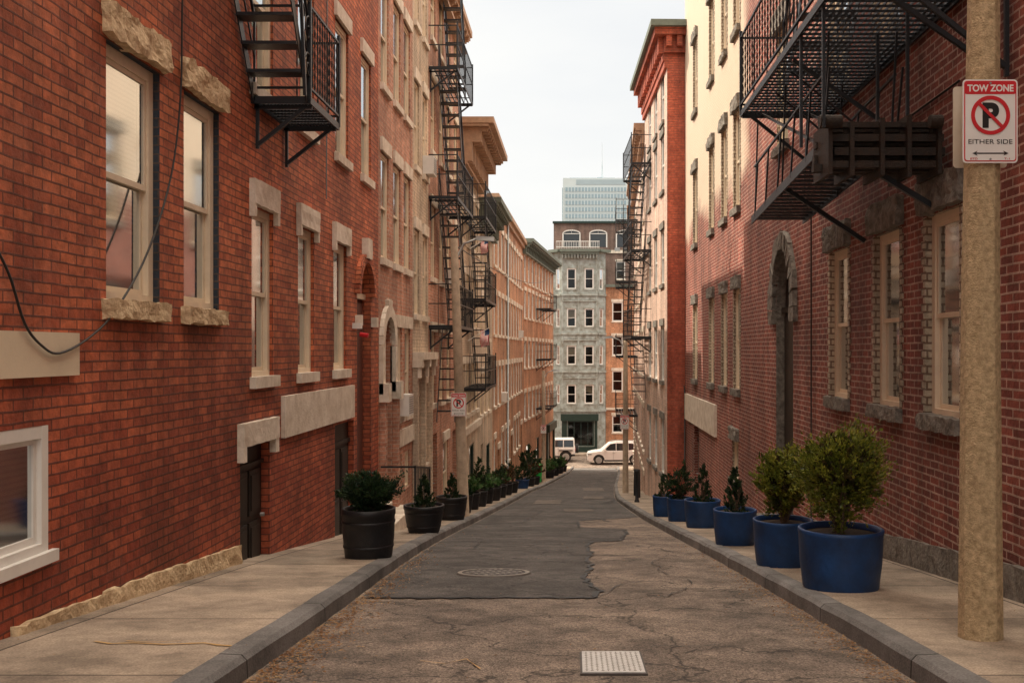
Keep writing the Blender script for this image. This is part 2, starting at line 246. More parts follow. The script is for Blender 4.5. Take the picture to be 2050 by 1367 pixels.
# ------------------------------------------------------------ geometry helper
class Geo:
    def __init__(s): s.v=[];s.f=[];s.m=[];s.sm=[];s.mats=[]
    def mi(s,mat):
        if mat not in s.mats: s.mats.append(mat)
        return s.mats.index(mat)
    def face(s,pts,mat,smooth=False):
        b=len(s.v); s.v+= [tuple(p) for p in pts]; s.f.append(tuple(range(b,b+len(pts)))); s.m.append(s.mi(mat)); s.sm.append(smooth)
    def hexa(s,p,mat):
        b=len(s.v); s.v+=[tuple(q) for q in p]; k=s.mi(mat)
        for f in ((0,3,2,1),(4,5,6,7),(0,1,5,4),(1,2,6,5),(2,3,7,6),(3,0,4,7)):
            s.f.append(tuple(b+i for i in f)); s.m.append(k); s.sm.append(False)
    def box(s,a0,a1,b0,b1,c0,c1,mat):
        s.hexa([(a0,b0,c0),(a1,b0,c0),(a1,b1,c0),(a0,b1,c0),(a0,b0,c1),(a1,b0,c1),(a1,b1,c1),(a0,b1,c1)],mat)
    def bar(s,p,q,w,mat,h=None):
        p=Vector(p);q=Vector(q); d=q-p
        if d.length<1e-5: return
        d.normalize(); up=Vector((0,0,1)) if abs(d.z)<.95 else Vector((0,1,0))
        a=d.cross(up).normalized()*(w/2); b=a.cross(d).normalized()*((h or w)/2)
        s.hexa([p-a-b,p+a-b,p+a+b,p-a+b,q-a-b,q+a-b,q+a+b,q-a+b],mat)
    def tube(s,pts,rs,n,mat,smooth=True):
        b=len(s.v); k=s.mi(mat)
        for i,p in enumerate(pts):
            p=Vector(p); q=Vector(pts[min(i+1,len(pts)-1)])-Vector(pts[max(i-1,0)]); q.normalize()
            up=Vector((0,1,0)) if abs(q.z)>.9 else Vector((0,0,1))
            a=q.cross(up).normalized(); c=q.cross(a)
            r=rs[i] if isinstance(rs,(list,tuple)) else rs
            for j in range(n):
                t=2*math.pi*j/n+math.pi/n
                s.v.append(tuple(p+a*r*math.cos(t)+c*r*math.sin(t)))
        for i in range(len(pts)-1):
            for j in range(n):
                s.f.append((b+i*n+j,b+i*n+(j+1)%n,b+(i+1)*n+(j+1)%n,b+(i+1)*n+j)); s.m.append(k); s.sm.append(smooth)
        s.f.append(tuple(b+j for j in range(n))); s.m.append(k); s.sm.append(False)
        s.f.append(tuple(b+(len(pts)-1)*n+j for j in range(n))); s.m.append(k); s.sm.append(False)
    def lathe(s,c,prof,n,mat,smooth=True):
        b=len(s.v); k=s.mi(mat)
        for r,z in prof:
            for j in range(n):
                t=2*math.pi*j/n; s.v.append((c[0]+r*math.cos(t),c[1]+r*math.sin(t),c[2]+z))
        for i in range(len(prof)-1):
            for j in range(n):
                s.f.append((b+i*n+j,b+i*n+(j+1)%n,b+(i+1)*n+(j+1)%n,b+(i+1)*n+j)); s.m.append(k); s.sm.append(smooth)
    def extr(s,pts,y0,y1,mat):
        n=len(pts); b=len(s.v); k=s.mi(mat)
        s.v+=[(x,y0,z) for x,z in pts]+[(x,y1,z) for x,z in pts]
        s.f.append(tuple(b+i for i in range(n))); s.f.append(tuple(b+n+i for i in reversed(range(n))))
        s.m+=[k,k]; s.sm+=[False,False]
        for i in range(n):
            j=(i+1)%n; s.f.append((b+i,b+n+i,b+n+j,b+j)); s.m.append(k); s.sm.append(False)
    def rough(s,a0,a1,b0,b1,c0,c1,mat,cut=.07,amp=.02,slope=0):
        bm=bmesh.new(); bmesh.ops.create_cube(bm,size=1)
        sx,sy,sz_=a1-a0,b1-b0,c1-c0
        for v in bm.verts: v.co=Vector((a0+(v.co.x+.5)*sx,b0+(v.co.y+.5)*sy,c0+(v.co.z+.5)*sz_))
        for ax,L_ in ((0,sx),(1,sy),(2,sz_)):
            k=min(14,int(L_/cut))
            if k>0:
                ed=[e for e in bm.edges if abs((e.verts[0].co-e.verts[1].co)[ax])>L_*.9]
                bmesh.ops.subdivide_edges(bm,edges=ed,cuts=k,use_grid_fill=True)
        sd=Vector((U(0,50),U(0,50),U(0,50)))
        for v in bm.verts:
            o=noise.noise_vector(v.co*9+sd)*amp+noise.noise_vector(v.co*25+sd)*amp*.4
            v.co.z+=(v.co.x-a0)*slope
            v.co+=o
        b=len(s.v); k=s.mi(mat); bm.verts.index_update()
        s.v+=[tuple(v.co) for v in bm.verts]
        for f in bm.faces:
            s.f.append(tuple(b+v.index for v in f.verts)); s.m.append(k); s.sm.append(False)
        bm.free()
    def obj(s,name,parent=None,M=None,bevel=0):
        me=D.meshes.new(name); vs=s.v; fs=s.f
        flip=M is not None and M.to_3x3().determinant()<0
        me.from_pydata([tuple(M@Vector(v)) for v in vs] if M is not None else vs,[],[tuple(reversed(f)) for f in fs] if flip else fs)
        for m in s.mats: me.materials.append(m)
        uvl=me.uv_layers.new(name='UVMap')
        me.polygons.foreach_set('material_index',s.m); me.polygons.foreach_set('use_smooth',s.sm)
        flat=[0.0]*(2*len(me.loops)); li=0
        for f in fs:
            a,b,c=Vector(vs[f[0]]),Vector(vs[f[1]]),Vector(vs[f[2]])
            n=(b-a).cross(c-b); ax=max(range(3),key=lambda i:abs(n[i]))
            g=tuple(reversed(f)) if flip else f
            for i in g:
                v=vs[i]
                w=(v[1],v[2]) if ax==0 else ((v[0],v[2]) if ax==1 else (v[0],v[1]))
                flat[li]=w[0]; flat[li+1]=w[1]; li+=2
        uvl.data.foreach_set('uv',flat)
        me.update()
        o=D.objects.new(name,me); S.collection.objects.link(o)
        if parent: o.parent=parent
        if bevel:
            mo=o.modifiers.new('bevel','BEVEL'); mo.width=bevel; mo.segments=2; mo.limit_method='ANGLE'
        return o
def empty(name,loc=(0,0,0)):
    o=D.objects.new(name,None); S.collection.objects.link(o); o.empty_display_size=.3; return o

# ------------------------------------------------------------ windows / facades
def dressing(T,o):
    u0,u1,z0,z1=o['b']; lin_=o.get('lin'); lh=o.get('lh',.24); ex=o.get('ex',.07)
    if lin_=='rough': T.rough(u0-ex,u1+ex,-.03,.07,z1+.01,z1+lh,o['lm'],.05,.028)
    elif lin_=='plain': T.box(u0-ex,u1+ex,-.02,.045,z1-.0,z1+lh,o['lm'])
    elif lin_=='round':
        T.rough(u0-ex,u1+ex,-.02,.06,z1+.005,z1+lh,o['lm'],.1,.008)
        T.rough(u0-ex,u0-.005,-.02,.055,z1-.12,z1+.02,o['lm'],.1,.004); T.rough(u1+.005,u1+ex,-.02,.055,z1-.12,z1+.02,o['lm'],.1,.004)
    si=o.get('sill')
    if si=='rough': T.rough(u0-.06,u1+.06,-.1,.075,z0-.13,z0+.0,o['lm'],.05,.02)
    elif si=='plain': T.box(u0-.06,u1+.06,-.1,.06,z0-.11,z0+.003,o['lm'])
def window(Wn,T,o,wall):
    u0,u1,z0,z1=o['b']; c=o.get('c',.03); rev=o.get('rev',wall); fm=o.get('fm',CREAM); cw=o.get('cw',.07)
    dp=c+.08
    for (a,b_) in (((u0,z0),(u0,z1)),((u0,z1),(u1,z1)),((u1,z1),(u1,z0)),((u1,z0),(u0,z0))):
        T.face([(a[0],0,a[1]),(a[0],-dp-.02,a[1]),(b_[0],-dp-.02,b_[1]),(b_[0],0,b_[1])],rev)
    e=.001
    Wn.box(u0+e,u0+cw,-dp,-c,z0+e,z1-e,fm); Wn.box(u1-cw,u1-e,-dp,-c,z0+e,z1-e,fm)
    Wn.box(u0+cw,u1-cw,-dp,-c-.002,z1-cw,z1-e,fm); Wn.box(u0+cw,u1-cw,-dp,-c+.004,z0+e,z0+cw*.7,fm)
    a0,a1,b0,b1=u0+cw,u1-cw,z0+cw*.7,z1-cw; zm=(b0+b1)/2; t=.035
    def sash(p0,p1,d):
        Wn.box(a0,a0+t,d-.025,d,p0,p1,fm); Wn.box(a1-t,a1,d-.025,d,p0,p1,fm)
        Wn.box(a0+t,a1-t,d-.025,d-.001,p1-t,p1,fm); Wn.box(a0+t,a1-t,d-.025,d-.001,p0,p0+t*1.2,fm)
        Wn.face([(a0+t,d-.012,p0+t),(a1-t,d-.012,p0+t),(a1-t,d-.012,p1-t),(a0+t,d-.012,p1-t)],GLASS)
    if o.get('one'):
        sash(b0,b1,-c-.03)
    else:
        sash(zm-t*.6,b1,-c-.015); sash(b0,zm+t*.5,-c-.045)
    k=random.random() if 'bl' not in o else o['bl']
    dd=-dp-.05
    if k<.3: Wn.face([(u0,dd,zm-U(-.3,.3)),(u1,dd,zm-U(-.0,.01)),(u1,dd,z1),(u0,dd,z1)],CURT)
    elif k<.6: 
        q=z0+(z1-z0)*random.choice((0,0,.3,.55)); Wn.face([(u0,dd,q),(u1,dd,q),(u1,dd,z1),(u0,dd,z1)],BLIND)
    elif k<.75:
        w=(u1-u0)*.28
        Wn.face([(u0,dd,z0),(u0+w,dd,z0),(u0+w*.7,dd,z1),(u0,dd,z1)],CURT); Wn.face([(u1-w,dd,z0),(u1,dd,z0),(u1,dd,z1),(u1-w*.7,dd,z1)],CURT)
    Wn.box(u0-.1,u1+.1,-dp-.5,-dp-.48,z0-.1,z1+.1,ROOM)
    for uu in (u0-.1,u1+.1): Wn.face([(uu,-dp-.02,z0-.1),(uu,-dp-.5,z0-.1),(uu,-dp-.5,z1+.1),(uu,-dp-.02,z1+.1)],ROOM)
    if o.get('ac'):
        Wn.box(u0+cw,u1-cw,-c-.05,.22,z0+.02,z0+.4,WHITE)
        for i in range(8): Wn.box(u0+cw+.03,u1-cw-.03,.221,.226,z0+.06+i*.04,z0+.08+i*.04,METAL)
    dressing(T,o)
def door(Wn,T,o,wall):
    u0,u1,z0,z1=o['b']; r=o.get('r',.12); dm=o.get('dm',DARKWOOD)
    for (a,b_) in (((u0,z0),(u0,z1)),((u0,z1),(u1,z1)),((u1,z1),(u1,z0))):
        T.face([(a[0],0,a[1]),(a[0],-r-.02,a[1]),(b_[0],-r-.02,b_[1]),(b_[0],0,b_[1])],o.get('rev',wall))
    Wn.box(u0,u1,-r-.06,-r,z0,z1,dm)
    h=z1-z0; w=u1-u0
    for i in range(2):
        for j,(p,q) in enumerate(((.06,.42),(.47,.8))):
            x0=u0+w*(.1+.43*i); x1=x0+w*.36
            Wn.box(x0,x1,-r-.0,-r+.02,z0+h*p,z0+h*q,dm); Wn.box(x0+.04,x1-.04,-r+.02,-r+.03,z0+h*p+.05,z0+h*q-.05,dm)
    Wn.box(u0,u1,-r,-r+.03,z0+h*.83,z0+h*.86,dm)
    Wn.tube([(u1-.12,-r+.03,z0+h*.45),(u1-.12,-r+.07,z0+h*.45)],.02,8,METAL)
    dressing(T,o)
def arch(Wn,T,Wl,o,wall):
    u0,u1,z0,z1=o['b']; c=(u0+u1)/2; Rr=(u1-u0)/2; hs=o.get('pt',1.0); zs=z1-Rr*hs; n=14
    pts=[(c-Rr*math.cos(math.pi*i/n),zs+Rr*hs*math.sin(math.pi*i/n)) for i in range(n+1)]
    r=o.get('r',.16)
    for a,b_ in zip(pts,pts[1:]):
        Wl.face([(a[0],0,a[1]),(b_[0],0,b_[1]),(b_[0],0,z1),(a[0],0,z1)],wall)
        T.face([(a[0],0,a[1]),(b_[0],0,b_[1]),(b_[0],-r,b_[1]),(a[0],-r,a[1])],o.get('rev',wall))
    for u in (u0,u1): T.face([(u,0,z0),(u,-r,z0),(u,-r,zs),(u,0,zs)],o.get('rev',wall))
    Wn.box(u0,u1,-r-.06,-r,z0,z1,o.get('dm',DARKWOOD))
    Wn.box(u0+.08,u1-.08,-r,-r+.03,z0+.1,zs-.1,o.get('dm',DARKWOOD)); Wn.box(u0,u1,-r,-r+.06,zs-.04,zs+.04,o.get('fm',CREAM))
    Wn.box(c-.012,c+.012,-r,-r+.02,zs,z1,o.get('fm',CREAM))
    t=o.get('t',.16); m=o['lm']; am=o.get('amp',.012)
    for i in range(n):
        a,b_=math.pi*(i+.04)/n,math.pi*(i+.96)/n
        tt=t*(1+U(-.1,.18)*(am>.005))
        if i in (n//2-1,n//2) and o.get('key'): tt=t*1.5
        def P(an,rr,d): return (c-(Rr+rr)*math.cos(an)+U(-am,am),d+U(-am,am),zs+(Rr*hs+rr)*math.sin(an)+U(-am,am))
        T.hexa([P(a,.0,-.03),P(b_,.0,-.03),P(b_,0,.07),P(a,0,.07),P(a,tt,-.03),P(b_,tt,-.03),P(b_,tt,.07),P(a,tt,.07)],m)
    z=zs-.01
    while z>o.get('jz',zs-.5):
        hh=U(.16,.24)
        for a,b_ in ((u0-t,u0),(u1,u1+t)):
            w=U(0,.05)*(am>.005)
            if am>.005: T.rough(a-(w if a<c else 0),b_+(w if a>c else 0),-.03,.07,z-hh+.01,z,m,.07,.016)
            else: T.box(a,b_,-.03,.07,z-hh,z,m)
        z-=hh
def bldgmat(p0,p1,n):
    p0=Vector((p0[0],p0[1],0)); p1=Vector((p1[0],p1[1],0)); d=(p1-p0); L_=d.length; d.normalize()
    nn=Vector((d.y,-d.x,0)); 
    if nn.dot(Vector((n[0],n[1],0)))<0: nn=-nn
    M=Matrix(((d.x,nn.x,0,p0.x),(d.y,nn.y,0,p0.y),(0,0,1,0),(0,0,0,1))); return M,L_
def facade(name,p0,p1,n,zt,ops,wall,depth=8,zb=-11,side=None,extra=None):
    M,L_=bldgmat(p0,p1,n); par=empty(name)
    Wl=Geo();Wn=Geo();T=Geo()
    us=sorted({0,L_}|{round(o['b'][i],4) for o in ops for i in (0,1)}); zs=sorted({zb,zt}|{round(o['b'][i],4) for o in ops for i in (2,3)})
    for a,b_ in zip(us,us[1:]):
        for c,d in zip(zs,zs[1:]):
            m=((a+b_)/2,(c+d)/2)
            if any(o['b'][0]<m[0]<o['b'][1] and o['b'][2]<m[1]<o['b'][3] for o in ops): continue
            Wl.face([(a,0,c),(b_,0,c),(b_,0,d),(a,0,d)],wall)
    sd=side or wall
    Wl.face([(0,0,zb),(0,-depth,zb),(0,-depth,zt),(0,0,zt)],sd); Wl.face([(L_,0,zb),(L_,-depth,zb),(L_,-depth,zt),(L_,0,zt)],sd)
    Wl.face([(0,-depth,zb),(L_,-depth,zb),(L_,-depth,zt),(0,-depth,zt)],sd)
    Wl.face([(0,0,zt),(L_,0,zt),(L_,-depth,zt),(0,-depth,zt)],ROOF)
    for o in ops:
        k=o.get('k','w')
        if k=='w': window(Wn,T,o,wall)
        elif k=='d': door(Wn,T,o,wall)
        else: arch(Wn,T,Wl,o,wall)
    if extra: extra(T,L_)
    Wl.obj('walls',par,M)
    if Wn.v: Wn.obj('windows_and_doors',par,M)
    if T.v: T.obj('trim',par,M)
    return par,M
def w(u0,u1,z0,z1,**k):
    d=dict(b=(round(u0,4),round(u1,4),round(z0,4),round(z1,4))); d.update(k); return d
def cornice(T,L_,zt,h,p,mat,brk=.6,e0=0,e1=0):
    T.box(-e0,L_+e1,-.3,p,zt-.14,zt+.03,mat); T.box(-e0*.8,L_+e1*.8,-.3,p*.85,zt-.22,zt-.14,mat)
    T.box(0,L_,0.002,.12,zt-h,zt-.22,mat); T.box(0,L_,.002,.2,zt-h-.08,zt-h,mat)
    u=.12
    while u<L_-.1:
        for (d,a,b_) in ((p*.8,zt-.32,zt-.23),(p*.62,zt-.32-(h-.4)*.4,zt-.32),(p*.36,zt-h,zt-.32-(h-.4)*.4)):
            if b_-a>.02: T.box(u-.07,u+.07,.1,max(.16,d),a,b_,mat)
        T.box(u-.085,u+.085,.1,p*.83,zt-.27,zt-.225,mat)
        u+=brk

LX=-3.16
# --- near-left building A
oA=4
kw=dict(lin='rough',lm=STONE,sill='rough',rev=BLUEQ,cw=.085,c=.05)
ops=[w(6.74+oA,7.61+oA,.345,2.1,bl=.5,**kw),w(8.08+oA,8.88+oA,.345,2.1,bl=.9,**kw),
     w(3.2+oA,4.1+oA,.345,2.1,**kw),w(0.5+oA,1.4+oA,.345,2.1,**kw),
     w(6.74+oA,7.61+oA,3.6,5.3,**kw),w(8.08+oA,8.88+oA,3.6,5.3,**kw),w(3.2+oA,4.1+oA,3.6,5.3,**kw),
     w(5.05+oA,6.0+oA,-1.2,-.45,fm=WHITE,cw=.075,one=True,c=.0,bl=.5,lin=None)]
def exA(T,L_):
    T.box(3.5+oA,6.32+oA,.002,.03,-.16,.105,CREAM2)
    T.box(4.98+oA,6.05+oA,-.05,.04,-1.27,-1.2,WHITE)
    pts=[(7.95,3.2),(7.93,2.6),(7.9,2.0),(7.72,1.35),(7.3,.72),(6.8,.28),(6.42,.08),(6.05,-.02),(5.85,.02),(5.66,.15),(5.5,.42),(5.3,.6),(5.0,.7)]
    P=[]
    for i in range(len(pts)-1):
        p0=pts[max(i-1,0)];p1=pts[i];p2=pts[i+1];p3=pts[min(i+2,len(pts)-1)]
        for k in range(5):
            t=k/5; q=[.5*((2*p1[j])+(-p0[j]+p2[j])*t+(2*p0[j]-5*p1[j]+4*p2[j]-p3[j])*t*t+(-p0[j]+3*p1[j]-3*p2[j]+p3[j])*t**3) for j in (0,1)]
            P.append((q[0]+oA,.045,q[1]))
    T.tube(P,.008,6,SBLACK)
    y=5.6
    while y<9.35:
        l=U(1.0,1.6); y2=min(y+l,9.38); sl=(sz(y2)-sz(y))/(y2-y); h=.05+.12*(y-5.6)/3.7
        T.rough(y+oA,y2+oA,-.05,.035,sz(y)-.25,sz(y)+h+U(-.01,.02),STONE,.08,.018,slope=sl+.03); y=y2
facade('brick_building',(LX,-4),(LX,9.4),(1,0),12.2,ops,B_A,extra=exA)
# --- B
o=9.4
kw=dict(lin='round',lm=WSTONE,sill='plain',lh=.25,cw=.075,c=.04)
ops=[]
for a,b_ in ((9.78,10.48),(11.42,12.12),(13.1,13.85)):
    ops.append(w(a-o,b_-o,-.27,1.42,bl=.9,**kw))
for a,b_ in ((9.78,10.48),(11.42,12.12),(13.2,13.95),(14.8,15.5)):
    ops.append(w(a-o,b_-o,2.6,4.4,lin='plain',lm=WSTONE,sill='plain',lh=.2,cw=.075)); ops.append(w(a-o,b_-o,5.7,7.4,lin='plain',lm=WSTONE,sill='plain',lh=.2,cw=.075))
ops+=[w(9.44-o,10.36-o,-2.3,-.93,k='d',rev=B_A,r=.09),w(13.17-o,14.3-o,-2.8,-1.0,k='d',r=.08),
      w(14.52-o,15.5-o,-2.9,1.3,k='a',lm=B_A,dm=REDDOOR,t=.14,amp=.003,key=True,jz=5,r=.14)]
def exB(T,L_):
    T.box(10.75-o,14.15-o,.002,.05,-.95,-.5,WSTONE)
    a=9.36-o
    T.rough(a,a+1.12,-.02,.07,-.92,-.70,WSTONE,.1,.006); T.rough(a,a+.09,-.02,.065,-1.06,-.9,WSTONE,.1,.004); T.rough(a+1.0,a+1.12,-.02,.065,-1.06,-.9,WSTONE,.1,.004)
    T.rough(14.85-o,15.15-o,0,.1,1.36,1.66,WSTONE,.1,.004)
    T.box(14.38-o,14.51-o,.002,.09,.35,.5,WSTONE);T.box(15.51-o,15.66-o,.002,.09,.35,.5,WSTONE)
    T.box(14.3-o,15.7-o,.0,.3,-2.9,sz(15)+.32,WSTONE); T.box(14.3-o,15.7-o,.3,.55,-2.9,sz(15)+.16,WSTONE)
    T.box(14.2-o,14.32-o,.0,.12,.3,.38,WHITE); T.tube([(14.25-o,.1,.22),(14.25-o,.22,.2)],.035,8,RED)
    T.tube([(3.2,.03,1.9),(3.25,.03,5)],.008,5,SBLACK)
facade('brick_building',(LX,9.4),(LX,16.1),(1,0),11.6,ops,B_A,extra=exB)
# --- C
o=16.1; kw=dict(lin='plain',lm=WSTONE,sill='plain',lh=.22,cw=.06)
ops=[]
for a,b_ in ((16.3,17.0),(17.45,18.15),(18.5,19.2)):
    for z in (1.5,4.35,7.2): ops.append(w(a-o,b_-o,z,z+1.75,**kw))
ops+=[w(16.35-o,17.3-o,-3.1,.55,k='a',lm=WSTONE,dm=DARKWOOD,t=.2,amp=.002,key=True,jz=-.6),w(17.7-o,18.3-o,-1.2,.4,ac=1,**kw),w(18.6-o,19.2-o,-1.2,.4,**kw),
     w(17.75-o,18.3-o,-2.6,-1.9,one=True,lin=None),w(18.6-o,19.15-o,-2.6,-1.9,one=True,lin=None)]
def exC(T,L_):
    T.box(.05,.3,.002,.16,-.85,-.55,WSTONE); T.box(1.2,1.45,.002,.16,-.85,-.55,WSTONE); T.box(.1,.25,.002,.1,-3.2,-.85,B_P); T.box(1.25,1.4,.002,.1,-3.2,-.85,B_P)
    T.box(1.5,L_,.002,.04,-1.75,-1.45,WSTONE)
    T.box(.0,1.5,.0,.35,-3.5,sz(16.8)+.2,WSTONE)
facade('brick_building',(LX,16.1),(LX,19.5),(1,0),10.6,ops,B_P,extra=exC)
# --- D1
o=19.5
ops=[]
for a,b_ in ((19.72,20.3),(20.8,21.38)):
    for z in (.7,3.65,6.5): ops.append(w(a-o,b_-o,z,z+1.7,ac=(z==3.65 and a>20),**kw))
ops+=[w(.3,.9,-3.2,-.6,k='d'),w(1.2,1.8,-2.4,-.7,**kw)]
def exD(T,L_):
    for u in (0,1.0,1.95):
        T.box(u,u+.14,.002,.1,-4,-.2,B_T); T.box(u-.03,u+.17,.002,.2,-.35,-.2,WSTONE); T.box(u,u+.14,.1,.16,-.55,-.35,WSTONE)
    T.box(0,L_,.002,.22,-.2,-.05,WSTONE)
facade('painted_building',(LX,19.5),(LX,21.6),(1,0),9.9,ops,B_T,extra=exD)
# --- D2
ops=[]
for a in (.35,1.75,3.1,4.6):
    for z in (-1.2,1.6,4.4,6.9): ops.append(w(a,a+.75,z,z+1.6,ac=(a==3.1 and z==1.6),**kw))
ops+=[w(.5,1.4,-4.0,-1.9,k='d',dm=DGREEN),w(2.4,3.4,-3.8,-2.2,**kw),w(4.3,5.2,-4.3,-2.1,k='d')]
facade('brick_building',(LX,21.6),(LX,27.5),(1,0),8.7,ops,B_P,extra=lambda T,L_:cornice(T,L_,8.7,.5,.35,CORN,.5))
# --- E1,E2
ops=[]
for a in (.5,1.8,3.1,4.4):
    for z in (-1.9,.7,3.1): ops.append(w(a,a+.75,z,z+1.5,**kw))
ops+=[w(.6,1.5,-4.7,-2.7,k='d'),w(2.5,4,-4.6,-2.9,fm=DGREEN,one=True)]
def exE(T,L_):
    cornice(T,L_,6.35,1.15,.95,CORN,.42,e0=.15)
    T.box(0,L_,.002,.1,-2.45,-2.25,WSTONE)
facade('painted_building',(LX,27.5),(LX,33),(1,0),6.3,ops,B_T,extra=exE,side=B_P)
ops=[]
for a in (.4,1.7,3.2):
    for z in (-2.2,.4,2.7): ops.append(w(a,a+.75,z,z+1.4,**kw))
ops+=[w(.6,1.5,-5.2,-3.2,k='d'),w(2.5,4,-5,-3.4,fm=DGREEN,one=True)]
def exE2(T,L_):
    cornice(T,L_,5.0,.9,.75,CORNG,.5,e0=.1)
    T.box(1,1.7,-1.6,-.9,5,6.4,B_P); T.box(.95,1.75,-1.65,-.85,6.4,6.5,CORN)
facade('painted_building',(LX,33),(-3.12,38),(1,0),5.0,ops,B_T,extra=exE2)
# --- F orange
ops=[]
for i in range(10):
    a=.5+i*1.66
    for z in (-5.0,-2.2,.6,3.3): 
        if z<-4 and i%4==1: ops.append(w(a,a+.9,-7,-4,k='d',lin='plain',lm=WSTONE)); continue
        ops.append(w(a,a+.8,z,z+1.55,fm=WHITE,ac=(R()<.08),**kw))
def exF(T,L_):
    T.box(-.02,L_,-.2,.25,5.75,5.95,CORN); T.box(0,L_,.002,.12,5.55,5.75,CORN)
    T.box(11,11.8,-2.4,-1.6,5.9,7.9,B_P); T.box(10.95,11.85,-2.45,-1.55,7.9,8.05,CORN)
    T.box(3.0,3.9,-2.4,-1.7,5.9,7.2,B_G)
    T.tube([(6.4,.06,-7),(6.4,.06,5.6)],.05,8,METAL)
facade('brick_building',(-3.12,38),(-2.85,55),(1,0),5.9,ops,B_O,extra=exF)
# --- G
ops=[]
for i in range(9):
    a=.6+i*1.7
    for z in (-3.9,-1.0,1.8,3.8):
        ops.append(w(a,a+.8,z,z+1.5,fm=WHITE,**kw))
for a in (1.5,6,12.3): ops.append(w(a,a+1.6,-8.2,-5.4,fm=DGREEN,one=True,lin=None))
def exG(T,L_):
    cornice(T,L_,6.1,.7,.6,CORNG,.7,e1=.5)
    T.box(9,9.7,-3,-2.3,6.1,8.4,B_G); T.tube([(9.3,-2.6,8.4),(9.3,-2.6,9.1)],.15,8,METAL)
    T.box(11.5,L_,.002,.25,-5.5,-5.0,DGREEN); T.box(11.5,12.1,.002,.12,-9,-5.5,DGREEN); T.box(L_-.5,L_,.002,.12,-9,-5.5,DGREEN)
facade('brick_building',(-2.85,55),(-1.5,71),(1,0),6.1,ops,B_O,depth=16,extra=exG)

# ============ right side
RX=3.1; o=-4
kr=dict(lin='rough',lm=GSTONE,sill='rough',rev=QUOIN,cw=.07,lh=.3,ex=.1,c=.05)
ks=dict(lin='rough',lm=GSTONE,sill='rough',rev=QUOIN,cw=.05,lh=.25,ex=.1,c=.04)
ops=[]
cols=[(2.2,3.0),(5.2,6.0),(8.02,8.8),(9.5,10.3),(11.3,12.1)]
cols2=[(18.7,19.4),(20.3,21.0),(22.2,22.9),(25.2,26.0)]
for a,b_ in cols:
    ops.append(w(a-o,b_-o,-.56,1.17,bl=.9,**kr)); ops.append(w(a-o,b_-o,3.05,4.8,**kr)); ops.append(w(a-o,b_-o,6.3,8.0,**kr))
ops.append(w(14.5-o,15.3-o,3.05,4.8,**kr)); ops.append(w(14.5-o,15.3-o,6.3,8.0,**kr))
for a,b_ in cols2:
    ops.append(w(a-o,b_-o,-.75,1.15,bl=.5,**ks)); ops.append(w(a-o,b_-o,2.7,4.55,**ks)); ops.append(w(a-o,b_-o,6.1,7.9,**ks))
ops.append(w(14.15-o,15.35-o,-3.2,1.5,k='a',lm=GSTONE,t=.26,r=.14,jz=.45,dm=DARKWOOD,pt=1.5,fm=DARKWOOD,amp=.02,rev=GSTONE))
ops.append(w(18.9-o,19.6-o,-2.5,-1.75,k='w',one=True,**ks)); ops.append(w(24.9-o,25.9-o,-4.2,-1.95,k='d'))
def exR(T,L_):
    T.box(21.7-o,27.6-o,.002,.06,-1.9,-1.2,WSTONE)
    for a,b_ in cols+cols2:
        z0,z1=(-.56,1.17) if a<15 else (-.75,1.15)
        for zz0,zz1 in ((z0,z1),(3.05,4.8) if a<15 else (2.7,4.55),(6.3,8.0) if a<15 else (6.1,7.9)):
            z=zz0+.005; i=0
            while z<zz1-.03:
                e=.10 if i%2 else .05
                T.box(a-o-e,a-o-.001,.0,.012,z,min(z+.064,zz1),QUOIN); T.box(b_-o+.001,b_-o+e,.0,.012,z,min(z+.064,zz1),QUOIN); z+=.069; i+=1
    y=2.
    while y<13.5:
        y2=y+U(.9,1.5); sl=(sz(y2)-sz(y))/(y2-y); T.rough(y-o,y2-o,-.05,.04,sz(y)-.3,sz(y)+.24,GSTONE,.1,.015,slope=sl); y=y2
    T.box(14.0-o,15.5-o,0,.3,-4,sz(15)+.17,GSTONE)
    T.tube([(13.0-o,.02,-2.3),(13.0-o,.02,2.0),(12.6-o,.02,2.1),(8-o,.02,2.15)],.010,6,SBLACK)
    T.tube([(27.7-o,.04,-3.6),(27.7-o,.04,-1.2),(27.9-o,.04,-1.0)],.02,6,SBLACK)
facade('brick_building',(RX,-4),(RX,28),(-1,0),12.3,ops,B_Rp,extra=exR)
ops=[]
for a in (.7,2.5,4.3):
    for z in (-3.6,-.9,1.9,4.6,6.6): ops.append(w(a,a+.85,z,z+1.6,fm=WHITE,lin='plain',lm=GSTONE,sill='plain',lh=.2,cw=.05))
def exR2(T,L_):
    T.box(-.45,L_+.1,-.5,.5,8.95,9.12,CORNG); T.box(-.3,L_,-.5,.38,8.75,8.95,B_R2); 
    for i in range(14): T.box(i*.47,i*.47+.22,.002,.25,8.3,8.75,B_R2); 
    T.box(0,L_,.002,.12,8.1,8.3,B_R2); T.box(0,L_,.002,.08,7.9,8.1,B_R2)
    T.box(-.12,-.002,-3,.1,8.3,8.75,B_R2)
    for i in range(4): T.box(-.25,-.12,-.1-i*.3,.05-i*.3,8.45,8.75,B_R2)
facade('brick_building',(2.6,28.02),(2.42,34.5),(-1,0),9.0,ops,B_R2p,side=B_R2,extra=exR2)
ops=[]
for i in range(8):
    a=.8+i*1.85
    for z in (-6,-3.6,-.9,1.9,4.6): ops.append(w(a,a+.85,z,z+1.55,fm=WHITE,lin='plain',lm=WSTONE,sill='plain',lh=.2,cw=.05))
facade('brick_building',(2.45,34.52),(3.0,50),(-1,0),7.8,ops,B_R2p,side=B_R2,extra=lambda T,L_:cornice(T,L_,7.8,.6,.4,CORN,.6))
ops=[]
